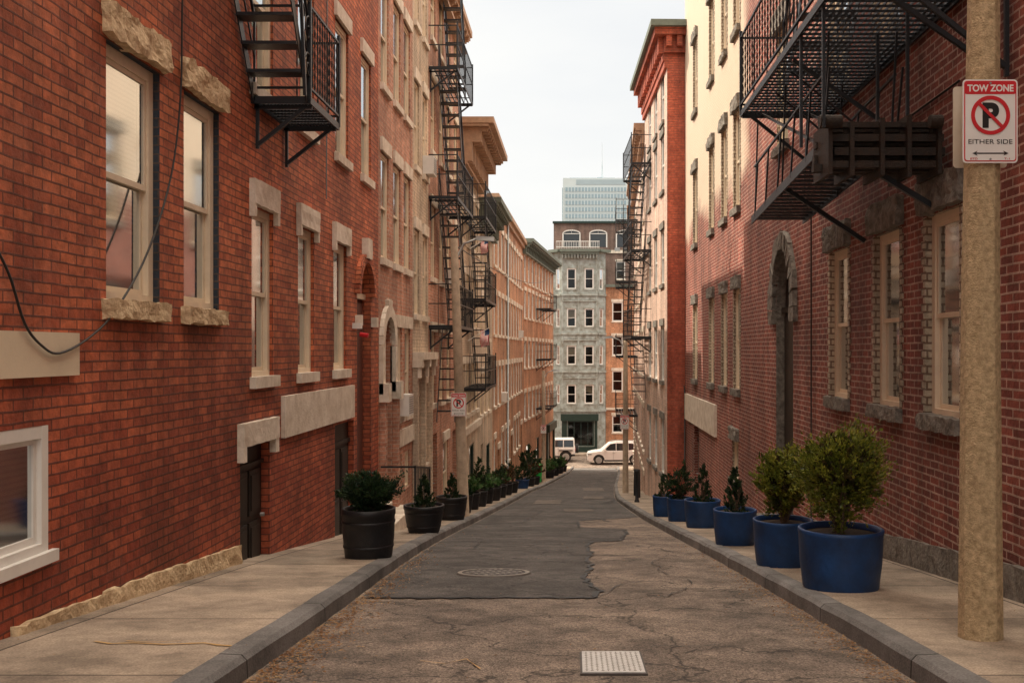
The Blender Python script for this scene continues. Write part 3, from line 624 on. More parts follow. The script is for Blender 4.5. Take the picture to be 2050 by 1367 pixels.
for i in range(10):
    a=.8+i*2.0
    for z in (-7,-4.2,-1.2,1.6,4.4): ops.append(w(a,a+.9,z,z+1.6,fm=WHITE,lin='plain',lm=WSTONE,sill='plain',lh=.2,cw=.05))
facade('brick_building',(3.02,50.02),(4.2,71),(-1,0),7.2,ops,B_P,side=B_R2,depth=18,extra=lambda T,L_:cornice(T,L_,7.2,.6,.4,CORN,.6))

# ============ far end
par=empty('bay_front_building')
def bay(p0,p1,ops,nm,ex=None):
    q,M=facade(nm,p0,p1,(0,-1) if abs(p0[1]-p1[1])<.1 else ((-1,-1) if p0[0]<0 else (1,-1)),8.7,ops,COPPER,depth=.6 if nm!='body' else 12,extra=ex); q.parent=par
kz=dict(fm=WHITE,lin='plain',lm=COPPER,sill='plain',lh=.18,cw=.07)
ops=[]
for x in (-.66+1.1,.88+1.1):
    for z0,z1 in ((5.3,7.1),(2.0,3.6),(-1.3,.35),(-4.7,-3.05)): ops.append(w(x,x+.8,z0,z1,bl=.9 if R()<.7 else .2,**kz))
ops.append(w(.5,2.8,-8.4,-6.2,fm=DGREEN,one=True,bl=.9))
def exBay(T,L_):
    for z in (4.7,1.3,-2.0,-5.4):
        T.box(-.05,L_+.05,.002,.16,z,z+.18,COPPER); T.box(-.05,L_+.05,.002,.12,z-.5,z-.4,COPPER)
        for i in range(5): T.box(.15+i*.6,.55+i*.6,.002,.06,z-.36,z-.06,COPPER)
    for u in (0,1.38,L_-.14): T.box(u,u+.14,.003,.1,-5.2,8,COPPER)
    for i in range(12): T.box(i*.27,i*.27+.12,.1,.35,7.95,8.3,COPPER)
    T.box(-.1,L_+.1,.002,.45,8.3,8.5,CORNG); T.box(-.2,L_+.2,-.2,.6,8.5,8.75,CORNG)
    T.box(-.1,L_+.1,.002,.25,-6.2,-5.6,DGREEN); T.box(0,.45,.002,.08,-9,-6.2,DGREEN); T.box(2.85,L_,.002,.08,-9,-6.2,DGREEN); T.box(.45,2.85,.002,.08,-9,-8.45,DGREEN)
    for i in range(3): T.box(.5+.6*(i+.9),.56+.6*(i+.9),.0,.03,-8.4,-6.2,DGREEN)
bay((-1.1,87.2),(2.0,87.2),ops,'bay_center',exBay)
side=[w(.25,.75,z0,z1,**kz) for z0,z1 in ((5.3,7.1),(2.0,3.6),(-1.3,.35),(-4.7,-3.05))]
def exS(T,L_):
    for z in (4.7,1.3,-2.0,-5.4): T.box(0,L_,.002,.16,z,z+.18,COPPER)
    T.box(-.1,L_+.1,-.2,.6,8.5,8.745,CORNG)
bay((-1.8,87.98),(-1.1,87.2),side,'bay_left',exS); bay((2.7,87.98),(2.0,87.2),side,'bay_right',exS)
bay((-2.2,88),(2.75,88),[],'body')
ops=[]
for z0,z1 in ((2.5,4.2),(-.5,1.2),(-3.65,-1.85),(-7.3,-5.8)):
    for a in (.55,3.2,5.8,8.4): ops.append(w(a,a+.95,z0,z1,fm=WHITE,lin='plain',lm=WSTONE,sill='plain',lh=.25,cw=.07,bl=.9))
def exK(T,L_): T.box(0,L_,-.1,.25,5.5,5.75,CORNG); T.box(0,L_,.002,.1,-5.3,-5.1,WSTONE)
facade('brick_building',(2.77,88.1),(14,88.1),(0,-1),5.7,ops,B_O,depth=12,extra=exK)
ops=[w(.8+i*2.2,1.7+i*2.2,z,z+1.6,fm=WHITE,**kw) for i in range(6) for z in (-4,-1,2)]
facade('brick_building',(-17,88.1),(-2.22,88.1),(0,-1),6,ops,B_P,depth=12)
facade('brick_building',(14.02,88.3),(40,88.3),(0,-1),7,[w(1+i*2.6,2+i*2.6,z,z+1.6,fm=WHITE,**kw) for i in range(9) for z in (-4,-1,2)],B_G,depth=12)
G=Geo()
for i in range(26):
    G.bar((-1.6+i*.15,87.6,8.8),(-1.6+i*.15,87.6,9.5),.03,WHITE)
G.bar((-1.6,87.6,9.5),(2.2,87.6,9.5),.06,WHITE); G.bar((-1.6,87.6,9.0),(2.2,87.6,9.0),.05,WHITE)
G.obj('roof_terrace_railing',par)
ops=[w(1.0+i*2.7,2.6+i*2.7,10.35,12.0,k='a',lm=WHITE,dm=CARG,t=.12,amp=.001,jz=10.4,fm=WHITE,r=.1,pt=.35) for i in range(3)]
def exM(T,L_): T.box(-.1,L_+.1,-.3,.25,12.75,12.95,DGREEN); T.box(0,L_,.002,.12,9.9,10.05,WSTONE)
facade('brick_building',(-2.1,101),(6.0,101),(0,-1),12.8,ops,B_G,depth=10,extra=exM)
def exM2(T,L_):
    T.box(0,L_,-.1,.15,9.3,9.5,WSTONE)
    for i in range(5): T.box(1+i*.8,1.5+i*.8,-3,-2.4,9.4,10.1,METAL)
facade('brick_building',(3.0,96.5),(16,96.5),(0,-1),9.4,[w(1+i*2.2,1.9+i*2.2,6.8,8.5,fm=WHITE,**kw) for i in range(5)],B_G,depth=4,extra=exM2)
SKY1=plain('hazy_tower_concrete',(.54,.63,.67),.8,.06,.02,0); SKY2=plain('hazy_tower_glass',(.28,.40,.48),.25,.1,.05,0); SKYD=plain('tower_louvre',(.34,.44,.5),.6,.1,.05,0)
T=Geo(); par=empty('office_tower')
x0,x1,y0,y1,zt=-6.9,32.5,600,640,103
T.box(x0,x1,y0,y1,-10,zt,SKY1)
for f in range(27):
    z=zt-8-f*4
    if z<-5: break
    T.box(x0+.8,x1-.8,y0-.3,y0-.05,z,z+2.3,SKY2); T.box(x0-.3,x0-.05,y0+1,y1-1,z,z+2.3,SKY2)
for i in range(20):
    x=x0+1.2+i*1.95; T.box(x-.25,x+.25,y0-.55,y0-.31,-10,zt-5.4,SKY1)
    T.box(x0-.55,x0-.31,y0+1+i*2,y0+1.5+i*2,-10,zt-5.4,SKY1)
T.box(x0+8,x1-2,y0-.2,y0-.06,zt-4,zt-1,SKYD)
T.box(x0+4,x1-8,y0+6,y1-6,zt,zt+1.2,SKYD); T.box(14,17,612,615,zt,zt+2.5,SKYD)
T.obj('tower',par)
T=Geo()
for dx,dy in ((0,0),(1.2,0),(.6,1)): T.bar((16.4+dx,613+dy,zt),(17,613.4,zt+14),.22,SKY1)
for i in range(6): T.bar((16.4+i*.1,613,zt+i*2),(17.6-i*.1,613,zt+i*2+1),.12,SKY1)
T.bar((17,613.4,zt+13),(17,613.4,zt+24),.25,SKY1); T.obj('antenna_mast',par)
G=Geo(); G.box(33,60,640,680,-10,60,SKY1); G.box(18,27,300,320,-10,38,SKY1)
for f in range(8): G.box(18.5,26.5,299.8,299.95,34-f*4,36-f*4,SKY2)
G.obj('distant_office_block')

# ============ ground, road, sidewalks
ys=[-30+i*1.0 for i in range(35)]+[5+i*.35 for i in range(60)]+[26+i*1.0 for i in range(50)]
def strip(fa,fb,fz,mat,ys):
    G=Geo(); n=3; vs=[]
    for y in ys:
        a,b_=fa(y),fb(y)
        for i in range(n+1):
            x=a+(b_-a)*i/n; vs.append((x,y,fz(y,x)))
    G.v=vs; k=G.mi(mat)
    for j in range(len(ys)-1):
        for i in range(n):
            q=j*(n+1)+i; G.f.append((q,q+1,q+n+2,q+n+1)); G.m.append(k); G.sm.append(True)
    return G
ysr=[y for y in ys if y<75.6]
kl=lambda y:sm(KL,y); kr_=lambda y:sm(KR,y)
strip(lambda y:kl(y)-.05,lambda y:kr_(y)+.05,lambda y,x:rz(y),ASPH,ysr).obj('road')
edge=[(7.9,.18),(8.3,.21),(8.8,.12),(9.45,.10),(10.3,.17),(11.1,.15),(12,.2),(13,.18),(14,.245),(14.2,.67),(15.0,.72),(15.9,.85),(17.3,.86),(17.6,.4),(18,.09),(20.3,.05),(20.9,.42),(21.4,.9),(22,1.4)]
E=[]
for (a,b_),(c,d) in zip(edge,edge[1:]):
    k=max(1,int(math.hypot(c-a,d-b_)/.1))
    for i in range(k):
        t=i/k; E.append((a+(c-a)*t+U(-.02,.02),b_+(d-b_)*t+U(-.04,.04)))
E2=[E[0]]
for e in E[1:]:
    E2.append((max(e[0],E2[-1][0]+.004),e[1]))
G=Geo()
for (a,b_),(c,d) in zip(E2,E2[1:]):
    G.face([(kl(a)+.03,a,rz(a)+.004),(b_,a,rz(a)+.004),(d,c,rz(c)+.004),(kl(c)+.03,c,rz(c)+.004)],ASPHD,True)
yl=E2[-1][0]; yy=[yl]+[y for y in ysr if y>yl+.1]
for a,c in zip(yy,yy[1:]):
    G.face([(kl(a)+.03,a,rz(a)+.004),(kr_(a)-.03,a,rz(a)+.004),(kr_(c)-.03,c,rz(c)+.004),(kl(c)+.03,c,rz(c)+.004)],ASPHD,True)
G.obj('asphalt_patch')
G=Geo()
def ribbon(G,pts,wd,mat,dz=.010,f=rz):
    pr=None
    for i in range(len(pts)-1):
        (x0,y0),(x1,y1)=pts[i],pts[i+1]; dx,dy=x1-x0,y1-y0; l=math.hypot(dx,dy)+1e-6; nx,ny=-dy/l,dx/l
        a=wd*U(.4,1.5)/2; pb=pr or [(x0-nx*a,y0-ny*a),(x0+nx*a,y0+ny*a)]; a=wd*U(.4,1.5)/2
        pc=[(x1-nx*a,y1-ny*a),(x1+nx*a,y1+ny*a)]; pr=pc
        G.face([(p[0],p[1],f(p[1])+dz) for p in (pb[0],pb[1],pc[1],pc[0])],mat)
ribbon(G,[(b_,a) for a,b_ in E2],.045,TAR)
ribbon(G,[(-1.62+i*.06,7.9+U(-.035,.035)) for i in range(31)],.06,TAR)
def crack(x,y,ang,n,wd=.012):
    p=[(x,y)]
    for i in range(n): ang+=U(-.6,.6); ang=ang*.9+1.5*.1; x+=math.cos(ang)*.10; y+=math.sin(ang)*.16; p.append((x,y))
    ribbon(G,p,wd,TAR)
crack(.45,5.9,-.2,4,.008); crack(.75,8,1.4,30,.010); crack(1.2,12,1.5,30,.016); crack(-.4,12,1.6,25,.016); crack(.7,20,1.6,20,.04); crack(-1,20,1.5,50,.04); crack(.2,26,1.5,70,.06); crack(-.6,36,1.4,70,.08); crack(.9,30,1.6,60,.07)
crack(-1.3,12.5,1.5,20,.014); crack(.2,8,.6,8,.012)
G.obj('road_cracks')
G=Geo(); ASP3=asphalt('asphalt_repair_light',(.19,.16,.14),(.12,.10,.085),bump=.5)
for x,y,a,b_ in ((-.25,24.5,.7,1.2),(.3,33,.7,2.4),(-1.2,29,.8,3),(.4,43,.9,4)):
    P=[]; 
    for (px,py),(qx,qy) in (((x,y),(x+a,y)),((x+a,y),(x+a,y+b_)),((x+a,y+b_),(x,y+b_)),((x,y+b_),(x,y))):
        for i in range(6): t=i/6; P.append((px+(qx-px)*t+U(-.04,.04),py+(qy-py)*t+U(-.05,.05)))
    G.face([(p,q,rz(y)+(rz(y+b_)-rz(y))*(q-y)/b_+.014) for p,q in P],ASP3)
G.obj('asphalt_repair')
def kerb(f,s,nm):
    G=Geo(); k=G.mi(KERB)
    for y in ysr:
        x=f(y)+.014*noise.noise(Vector((y*2.3,s*7,0))); z=rz(y)+.008*noise.noise(Vector((y*1.7,s*3,5)))
        pr=[(x,z-.1),(x+s*.008,z+.095),(x+s*.035,z+.123),(x+s*.15,z+.128),(x+s*.15,z-.1)]
        G.v+=[(a,y,b_) for a,b_ in pr]
    for j in range(len(ysr)-1):
        for i in range(4):
            q=j*5+i; G.f.append((q,q+1,q+6,q+5)); G.m.append(k); G.sm.append(False)
    G.obj(nm)
kerb(kl,-1,'curb'); kerb(kr_,1,'curb')
strip(lambda y:lin(WL,y)-.15,lambda y:kl(y)-.1,lambda y,x:sz(y),SIDE,ysr).obj('sidewalk')
strip(lambda y:kr_(y)+.1,lambda y:lin(WR,y)+.7,lambda y,x:sz(y),SIDE,ysr).obj('sidewalk')
G=Geo(); ribbon(G,[(-2.62,5.45),(-2.5,5.38),(-2.38,5.40),(-2.2,5.36),(-2.0,5.40),(-1.9,5.34),(-1.76,5.30)],.025,CHALK,.005,sz)
ribbon(G,[(-2.45,5.46),(-2.3,5.42),(-2.15,5.46)],.015,CHALK,.005,sz); ribbon(G,[(-.85,5.5),(-.7,5.42),(-.6,5.55),(-.5,5.3)],.01,CHALK,.008)
G.obj('utility_survey_marking')
G=Geo(); G.face([(-80,74.9,-8.99),(80,74.9,-8.99),(80,85.2,-9.06),(-80,85.2,-9.06)],ASPH); G.obj('cross_street')
G=Geo(); G.box(-80,80,85.2,120,-9.5,-8.92,SIDE); G.obj('sidewalk')
G=Geo(); G.box(-80,-1.2,71.6,75.0,-9.5,-8.86,SIDE); G.box(4.6,80,71.6,75,-9.5,-8.86,SIDE); G.obj('sidewalk')
G=Geo(); G.face([(-3000,-3000,-9.6),(3000,-3000,-9.6),(3000,3000,-9.6),(-3000,3000,-9.6)],ASPH); G.obj('ground')
G=Geo(); G.face([(-60,-60,.4),(60,-60,.4),(60,-29.9,.4),(-60,-29.9,.4)],ASPH); G.obj('ground')
G=Geo(); G.face([(-.2,73.2,rz(73.2)+.014),(3.0,73.2,rz(73.2)+.014),(3.0,73.6,rz(73.6)+.014),(-.2,73.6,rz(73.6)+.014)],WHITE); G.obj('stop_line')

MAN=plain('cast_iron_cover',(.085,.072,.065),.6,.3,20,.3,50)
RNG=plain('worn_iron_ring',(.30,.26,.22),.5,.4,20,.3,50)
PLT=plain('steel_plate_cover',(.66,.65,.64),.5,.2,20,.2,50)
G=Geo(); cx,cy=-.775,9.6
sl=(rz(cy+.4)-rz(cy-.4))/.8
def ring(r0,r1,h0,h1,mat,n=40):
    for j in range(n):
        a,b_=2*math.pi*j/n,2*math.pi*(j+1)/n
        P=lambda r,t,h:(cx+r*math.cos(t),cy+r*math.sin(t),rz(cy)+sl*r*math.sin(t)+h)
        G.face([P(r0,a,h0),P(r1,a,h1),P(r1,b_,h1),P(r0,b_,h0)],mat)
ring(.0,.29,.016,.016,MAN); ring(.29,.305,.012,.012,TAR); ring(.305,.345,.018,.018,RNG); ring(.345,.36,.018,.004,MAN)
for i in range(-5,6):
    for j in range(-5,6):
        if i*i+j*j<27:
            x,y=cx+i*.05,cy+j*.05; z=rz(cy)+sl*(y-cy); G.box(x-.014,x+.014,y-.014,y+.014,z+.0165,z+.021,RNG if (i*3+j*5)%4==0 else MAN)
G.obj('manhole_cover')
G=Geo(); x0,x1,y0,y1=.03,.38,5.16,5.72
def Q(x,y,h): return (x,y,rz(5.44)+(y-5.44)*-.098+h)
def slab(a,b_,c,d,h0,h1,mat): G.hexa([Q(a,c,h0),Q(b_,c,h0),Q(b_,d,h0),Q(a,d,h0),Q(a,c,h1),Q(b_,c,h1),Q(b_,d,h1),Q(a,d,h1)],mat)
slab(x0,x1,y0,y1,.0,.012,MAN); slab(x0+.012,x1-.012,y0+.015,y1-.015,.0125,.018,PLT)
for i in range(11):
    for j in range(17):
        a=x0+.035+i*.028; b_=y0+.045+j*.029
        if (i+j)%2: slab(a-.007,a+.007,b_-.0025,b_+.0025,.0185,.020,RNG)
        else: slab(a-.0025,a+.0025,b_-.007,b_+.007,.0185,.020,RNG)
G.obj('utility_cover')

G=Geo()
def dry(x,y,s):
    z=rz(y)+(.129 if (x<kl(y) or x>kr_(y)) else .014)
    a=U(0,6.28); c,s_=math.cos(a)*s,math.sin(a)*s
    G.face([(x-c,y-s_,z),(x+s_*.5,y-c*.5,z+U(.002,s*.6)),(x+c,y+s_,z+.003),(x-s_*.5,y+c*.5,z+U(.002,s*.6))],L_DRY)
for i in range(3400):
    y=4.2+abs(random.gauss(0,3.4))
    if R()<.62: dry(kl(y)+.02+abs(random.gauss(0,.13)),y,U(.006,.018))
    else: dry(kr_(y)-.02-abs(random.gauss(0,.10)),y,U(.006,.015))
for i in range(250): y=U(4.2,14); dry(U(-3.1,3.0),y,U(.005,.012))
G.obj('fallen_leaves')

# ============ fire escapes
def beads(G,x,y,z0,z1,r=.0095):
    n=int((z1-z0)/.05); pts=[(x,y,z0+(z1-z0)*i/n) for i in range(n+1)]; G.tube(pts,[r*(1.3 if i%2 else .5) for i in range(n+1)],5,IRON)
def stair(G,ua,za,ub,zb,d0,d1,step=.22,rail=True,mat=IRON):
    for d in (d0,d1):
        G.bar((ua,d,za),(ub,d,zb),.012,mat,h=.11)
        if rail:
            G.bar((ua,d,za+.8),(ub,d,zb+.8),.025,mat); G.bar((ua,d,za+.42),(ub,d,zb+.42),.015,mat)
            k=max(2,int(abs(ub-ua)/.5))
            for i in range(k+1): t=i/k; G.bar((ua+(ub-ua)*t,d,za+(zb-za)*t),(ua+(ub-ua)*t,d,za+(zb-za)*t+.8),.02,mat)
    n=int(max(abs(zb-za),abs(ub-ua)*.8)/step)
    for i in range(1,n): 
        t=i/n; u=ua+(ub-ua)*t; z=za+(zb-za)*t
        G.box(u-.1,u+.1,d0,d1,z-.015,z+.015,mat)
def platform(G,u0,u1,wd,z,sp=.1,ornate=False,bal=.13,mat=IRON,openend=None):
    for a,b_ in (((u0,0),(u0,wd)),((u0,wd),(u1,wd)),((u1,wd),(u1,0)),((u1,.03),(u0,.03))):
        G.bar((a[0],a[1],z),(b_[0],b_[1],z),.02,mat,h=.07)
    n=int(wd/sp)
    for i in range(1,n): G.bar((u0,wd*i/n,z+.02),(u1,wd*i/n,z+.02),.007 if sp<.06 else .025,mat,h=.025)
    k=max(2,int((u1-u0)/ (.12 if sp<.06 else .6)))
    for i in range(1,k): G.bar((u0+(u1-u0)*i/k,0,z+.005),(u0+(u1-u0)*i/k,wd,z+.005),.010,mat,h=.02)
    for u in (u0+.1,u1-.1):
        G.bar((u,.02,z-wd*.75),(u,wd*.92,z-.03),.035,mat); G.bar((u,.03,z-wd*.8),(u,.03,z),.03,mat); G.bar((u,.0,z-.05),(u,wd,z-.05),.03,mat)
    for h in (.92,.12) if ornate else (.92,.5):
        G.bar((u0,0,z+h),(u0,wd,z+h),.022,mat); G.bar((u1,0,z+h),(u1,wd,z+h),.022,mat); G.bar((u0,wd,z+h),(u1,wd,z+h),.022,mat)
    for u in (u0,u1): G.bar((u,wd,z),(u,wd,z+1.0),.032,mat)
    m=int((u1-u0)/bal)
    for i in range(1,m):
        u=u0+(u1-u0)*i/m
        if ornate: beads(G,u,wd,z+.12,z+.92)
        else: G.bar((u,wd,z),(u,wd,z+.92),.012,mat)
    m=max(2,int(wd/bal))
    for i in range(1,m):
        for u in (u0,u1):
            if ornate: 
                if u==openend: continue
                beads(G,u,wd*i/m,z+.12,z+.92)
            else: G.bar((u,wd*i/m,z),(u,wd*i/m,z+.92),.012,mat)
def scrollu(G,u,d,z,r,s=1,mat=IRON):
    P=[(u+s*r*(1-t/18)*math.cos(t*.55),d,z+r*(1-t/18)*math.sin(t*.55)*1.2) for t in range(17)]
    G.tube(P,.009,5,mat)
ML,_=bldgmat((LX,0),(LX,10),(1,0))
par=empty('fire_escape'); G=Geo()
platform(G,9.77,10.97,.57,2.44,.035,ornate=True,bal=.10,openend=9.77)
stair(G,9.77,2.44,8.0,5.1,.03,.55,step=.22)
G.bar((9.77,.57,2.44),(9.77,.57,4.6),.035,IRON); G.bar((9.6,.57,2.44),(9.3,.57,4.4),.03,IRON)
for i in range(5):
    scrollu(G,9.72+.0*i,.57,2.75+i*.36,.13,1 if i%2 else -1)
for i in range(4): scrollu(G,9.5-.2*i,.57,3.2+i*.36,.10,-1 if i%2 else 1)
platform(G,5.9,8.0,.6,5.15,.035,ornate=True,bal=.12)
G.obj('iron_platforms_and_stairs',par,ML)
par=empty('fire_escape'); G=Geo()
for z in (.5,3.3,6.1): platform(G,21.65,24.9,.62,z,.1,bal=.16)
for z in (.5,3.3): stair(G,24.4,z,22.6,z+2.8,.1,.5)
stair(G,24.4,6.1,22.9,8.9,.1,.5); stair(G,22.2,-1.6,23.2,.5,.1,.5,rail=False)
G.obj('iron_platforms_and_stairs',par,ML)
par=empty('fire_escape'); G=Geo()
for z in (-1.1,1.4,3.7): platform(G,27.9,31.5,.68,z,.1,bal=.2)
for z in (-1.1,1.4): stair(G,31,z,29,z+2.4,.1,.55)
G.obj('iron_platforms_and_stairs',par,ML)
MG,_=bldgmat((-2.85,55),(-1.5,71),(1,0))
par=empty('fire_escape'); G=Geo()
for z in (2.5,-.6,-3.6): platform(G,6,9.5,.9,z,.12,bal=.3)
G.obj('iron_platforms',par,MG)
MR,_=bldgmat((RX,0),(RX,10),(-1,0))
par=empty('fire_escape'); G=Geo()
platform(G,7.0,12.0,1.1,2.82,.055,ornate=True,bal=.15)
platform(G,5.6,8.3,1.1,5.75,.055,ornate=True,bal=.15)
stair(G,11.2,2.82,8.2,5.75,.15,.75,step=.22)
for d in (.24,.88):
    G.bar((12.5,d,1.62),(8.7,d,1.85),.014,IRON,h=.10)
    G.bar((12.3,d,2.25),(8.9,d,2.45),.022,IRON)
    for i in range(6): G.bar((12.3-i*.68,d,1.64+i*.04),(12.1-i*.68,d,2.26+i*.04),.018,IRON)
for i in range(20): G.box(8.85+i*.185,8.96+i*.185,.24,.88,1.83-i*.0112,1.85-i*.0112,IRON)
for u in (12.4,10.8,9.0):
    for d in (.26,.86): G.bar((u,d,1.65),(u-.2,d,2.8),.018,IRON)
for d in (.3,.86): G.bar((11.9,d,2.8),(9.2,d,1.9),.026,IRON)
G.bar((10.6,.02,1.15),(10.6,.85,1.7),.045,IRON); G.bar((8.5,.02,1.2),(8.5,.6,1.55),.045,IRON)
for u in (7.4,9.6): G.bar((u,.02,2.1),(u,1.0,2.78),.035,IRON)
for u in (8.1,8.9): G.bar((u,1.08,1.8),(u,1.08,2.8),.026,IRON); G.bar((u,.4,1.9),(u,.4,2.8),.026,IRON)
for k,(z,dz) in enumerate(((1.50,.06),(1.60,.07),(1.72,.06),(1.83,.05))):
    for j in range(3): G.box(8.25+j*.16,8.33+j*.16,.02+U(0,.08),1.02+U(-.1,.08),z+U(-.01,.01),z+dz,RUST)
for d in (.08,.33,.55,.8,.98): G.box(8.2,8.72,d,d+.035,1.44+U(-.03,.02),1.9+U(-.04,.05),RUST)
G.tube([(8.16,.92,1.86),(8.16,1.10,1.86)],.055,12,RUST); G.tube([(8.16,.1,1.86),(8.16,.2,1.86)],.055,12,RUST)
for u in (9.6,10.4): G.bar((u,.2,2.0),(u+.5,.9,2.8),.022,IRON)
G.obj('iron_platforms_and_stairs',par,MR)
MR3,_=bldgmat((2.6,28),(2.42,34.5),(-1,0))
par=empty('fire_escape'); G=Geo()
for z in (6.0,3.2,.4): platform(G,4.2,7.6,.65,z,.1,bal=.22)
for z in (.4,3.2): stair(G,7.2,z,5.2,z+2.8,.1,.55)
stair(G,5,-1.6,6.2,.4,.1,.55,rail=False)
G.obj('iron_platforms_and_stairs',par,MR3)
MR4,_=bldgmat((2.45,34.5),(3.0,50),(-1,0))
par=empty('fire_escape'); G=Geo()
for z in (5.7,3.0,-.3,-2.9): platform(G,9.5,14,.95,z,.12,bal=.3)
for z in (-.3,3.0): stair(G,13.6,z,11,z+2.8,.1,.6)
G.obj('iron_platforms_and_stairs',par,MR4)

# ============ signs
def rrect(cx,cz,w_,h,r,n=5):
    P=[]
    for sx,sz_,a0 in ((1,-1,-90),(1,1,0),(-1,1,90),(-1,-1,180)):
        for i in range(n+1):
            a=math.radians(a0+90*i/n); P.append((cx+sx*(w_/2-r)+r*math.cos(a),cz+sz_*(h/2-r)+r*math.sin(a)))
    return P
def text(body,wd,loc,mat,par,bold=.0,hmax=None,name='lettering'):
    cu=D.curves.new('t','FONT'); cu.body=body; cu.align_x='CENTER'; cu.align_y='CENTER'; cu.size=1; cu.extrude=.01; cu.offset=bold
    ob=D.objects.new('t',cu); S.collection.objects.link(ob); bpy.context.view_layer.update()
    dg=bpy.context.evaluated_depsgraph_get(); me=D.meshes.new_from_object(ob.evaluated_get(dg)); D.objects.remove(ob)
    xs=[v.co.x for v in me.vertices]; ysx=[v.co.y for v in me.vertices]; k=wd/(max(xs)-min(xs)); ky=(hmax/(max(ysx)-min(ysx))) if hmax else k
    mx=(max(xs)+min(xs))/2; my=(max(ysx)+min(ysx))/2
    for v in me.vertices: v.co=Vector((loc[0]+(v.co.x-mx)*k,loc[1]-v.co.z*.08,loc[2]+(v.co.y-my)*ky))
    me.materials.clear(); me.materials.append(mat)
    o=D.objects.new(name,me); S.collection.objects.link(o); o.parent=par
def towsign(cx,y,cz,w_=.3,h=.455,low='EITHER SIDE'):
    p=empty('no_parking_sign'); G=Geo()
    G.extr(rrect(cx,cz,w_,h,.02),y,y+.004,SWHITE); 
    G.extr(rrect(cx,cz,w_*.95,h*.965,.016),y-.0012,y-.0002,RED)
    G.extr(rrect(cx,cz,w_*.91,h*.94,.013),y-.0024,y-.0013,SWHITE)
    G.extr(rrect(cx,cz+h*.40,w_*.93,h*.155,.012),y-.0036,y-.0025,RED)
    n=40; R1,R2=w_*.355,w_*.285; zc=cz+h*.07
    for i in range(n):
        a,b_=2*math.pi*i/n,2*math.pi*(i+1)/n
        P=lambda r,t:(cx+r*math.cos(t),zc+r*math.sin(t))
        G.extr([P(R2,a),P(R1,a),P(R1,b_),P(R2,b_)],y-.0062,y-.005,RED)
    s=R2*.74; t=w_*.03
    G.extr([(cx-s-t*.7,zc+s-t*.7),(cx-s+t*.7,zc+s+t*.7),(cx+s+t*.7,zc-s+t*.7),(cx+s-t*.7,zc-s-t*.7)],y-.0075,y-.0063,RED)
    za=cz-h*.385; l=w_*.33; a=w_*.07
    G.extr([(cx-l+a,za-.0035),(cx+l-a,za-.0035),(cx+l-a,za+.0035),(cx-l+a,za+.0035)],y-.0038,y-.0026,SBLACK)
    for s_ in (-1,1): G.extr([(cx+s_*l,za),(cx+s_*(l-a*1.4),za+a*.65),(cx+s_*(l-a*.9),za),(cx+s_*(l-a*1.4),za-a*.65)],y-.0039,y-.0025,SBLACK)
    for zz in (cz+h*.455,cz-h*.455): G.tube([(cx,y-.006,zz),(cx,y-.002,zz)],.006,8,METAL)
    G.obj('plate',p)
    text('TOW ZONE',w_*.84,(cx,y-.0036,cz+h*.395),SWHITE,p,.03,h*.085)
    text('P',w_*.30,(cx+.002,y-.0036,zc),SBLACK,p,.05,w_*.46)
    text(low,w_*.80,(cx,y-.0036,cz-h*.245),SBLACK,p,.0,h*.055)
    text('BTD',w_*.13,(cx-w_*.3,y-.0036,cz-h*.45),RED,p,.0,h*.022); text('T-1',w_*.1,(cx+w_*.3,y-.0036,cz-h*.45),RED,p,.0,h*.022)
    return p
def bands(G,x,y,z,r):
    for dz in (.17,-.17): G.tube([(x,y,z+dz-.01),(x,y,z+dz+.01)],r,12,METAL)
px,py=2.26,5.56; zb=sz(py)-.05
p=empty('street_lamp'); G=Geo()
G.tube([(px,py,zb),(px,py,zb+.05),(px+.0,py,.4),(px+.02,py,2.2),(px+.03,py,5.5)],[.122,.120,.102,.084,.06],8,POLEC,smooth=False); G.obj('pole',p,bevel=.008)
G=Geo(); G.tube([(px+.03,py,5.3),(px-.3,py,5.75),(px-1.1,py,5.85)],.03,8,METAL); G.hexa([(px-1.7,py-.1,5.8),(px-1.0,py-.1,5.8),(px-1.0,py+.1,5.8),(px-1.7,py+.1,5.8),(px-1.6,py-.07,5.92),(px-1.0,py-.05,5.92),(px-1.0,py+.05,5.92),(px-1.6,py+.07,5.92)],METAL)
bands(G,px+.012,py,1.24,.094); G.obj('lamp_arm',p)
towsign(2.268,5.45,1.245)
p=empty('sign_seen_from_behind'); G=Geo(); G.extr(rrect(2.30,1.26,.305,.46,.02),5.665,5.669,SBACK); G.obj('plate',p)
def lamp(x,y,top,arm,nm,r=.1,lean=0,mat=POLEW):
    zb=sz(y)-.1; p=empty(nm); G=Geo()
    G.tube([(x,y,zb),(x+lean*.5,y,(zb+top)/2),(x+lean,y,top)],[r*1.15,r*.95,r*.75],12,mat); G.obj('pole',p)
    G=Geo(); xx=x+lean
    G.tube([(xx,y,top-.5),(xx+arm*.25,y,top-.1),(xx+arm*.6,y,top)],.025,8,METAL)
    a,b_=xx+arm*.55,xx+arm
    G.hexa([(a,y-.05,top-.03),(b_,y-.08,top-.06),(b_,y+.08,top-.06),(a,y+.05,top-.03),(a,y-.04,top+.05),(b_,y-.05,top+.03),(b_,y+.05,top+.03),(a,y+.04,top+.05)],METAL)
    G.obj('lamp_arm',p)
lamp(-2.19,19.8,2.2,.8,'street_lamp',lean=-.2)
towsign(-2.28,19.66,-1.08,.3,.455,'Either Side')
lamp(-1.64,53,-1.1,.85,'street_lamp',r=.11)
towsign(-1.64,52.85,-4.2)
lamp(1.84,36,.45,-.85,'street_lamp',r=.1)
towsign(1.80,35.85,-2.6,.32,.5)
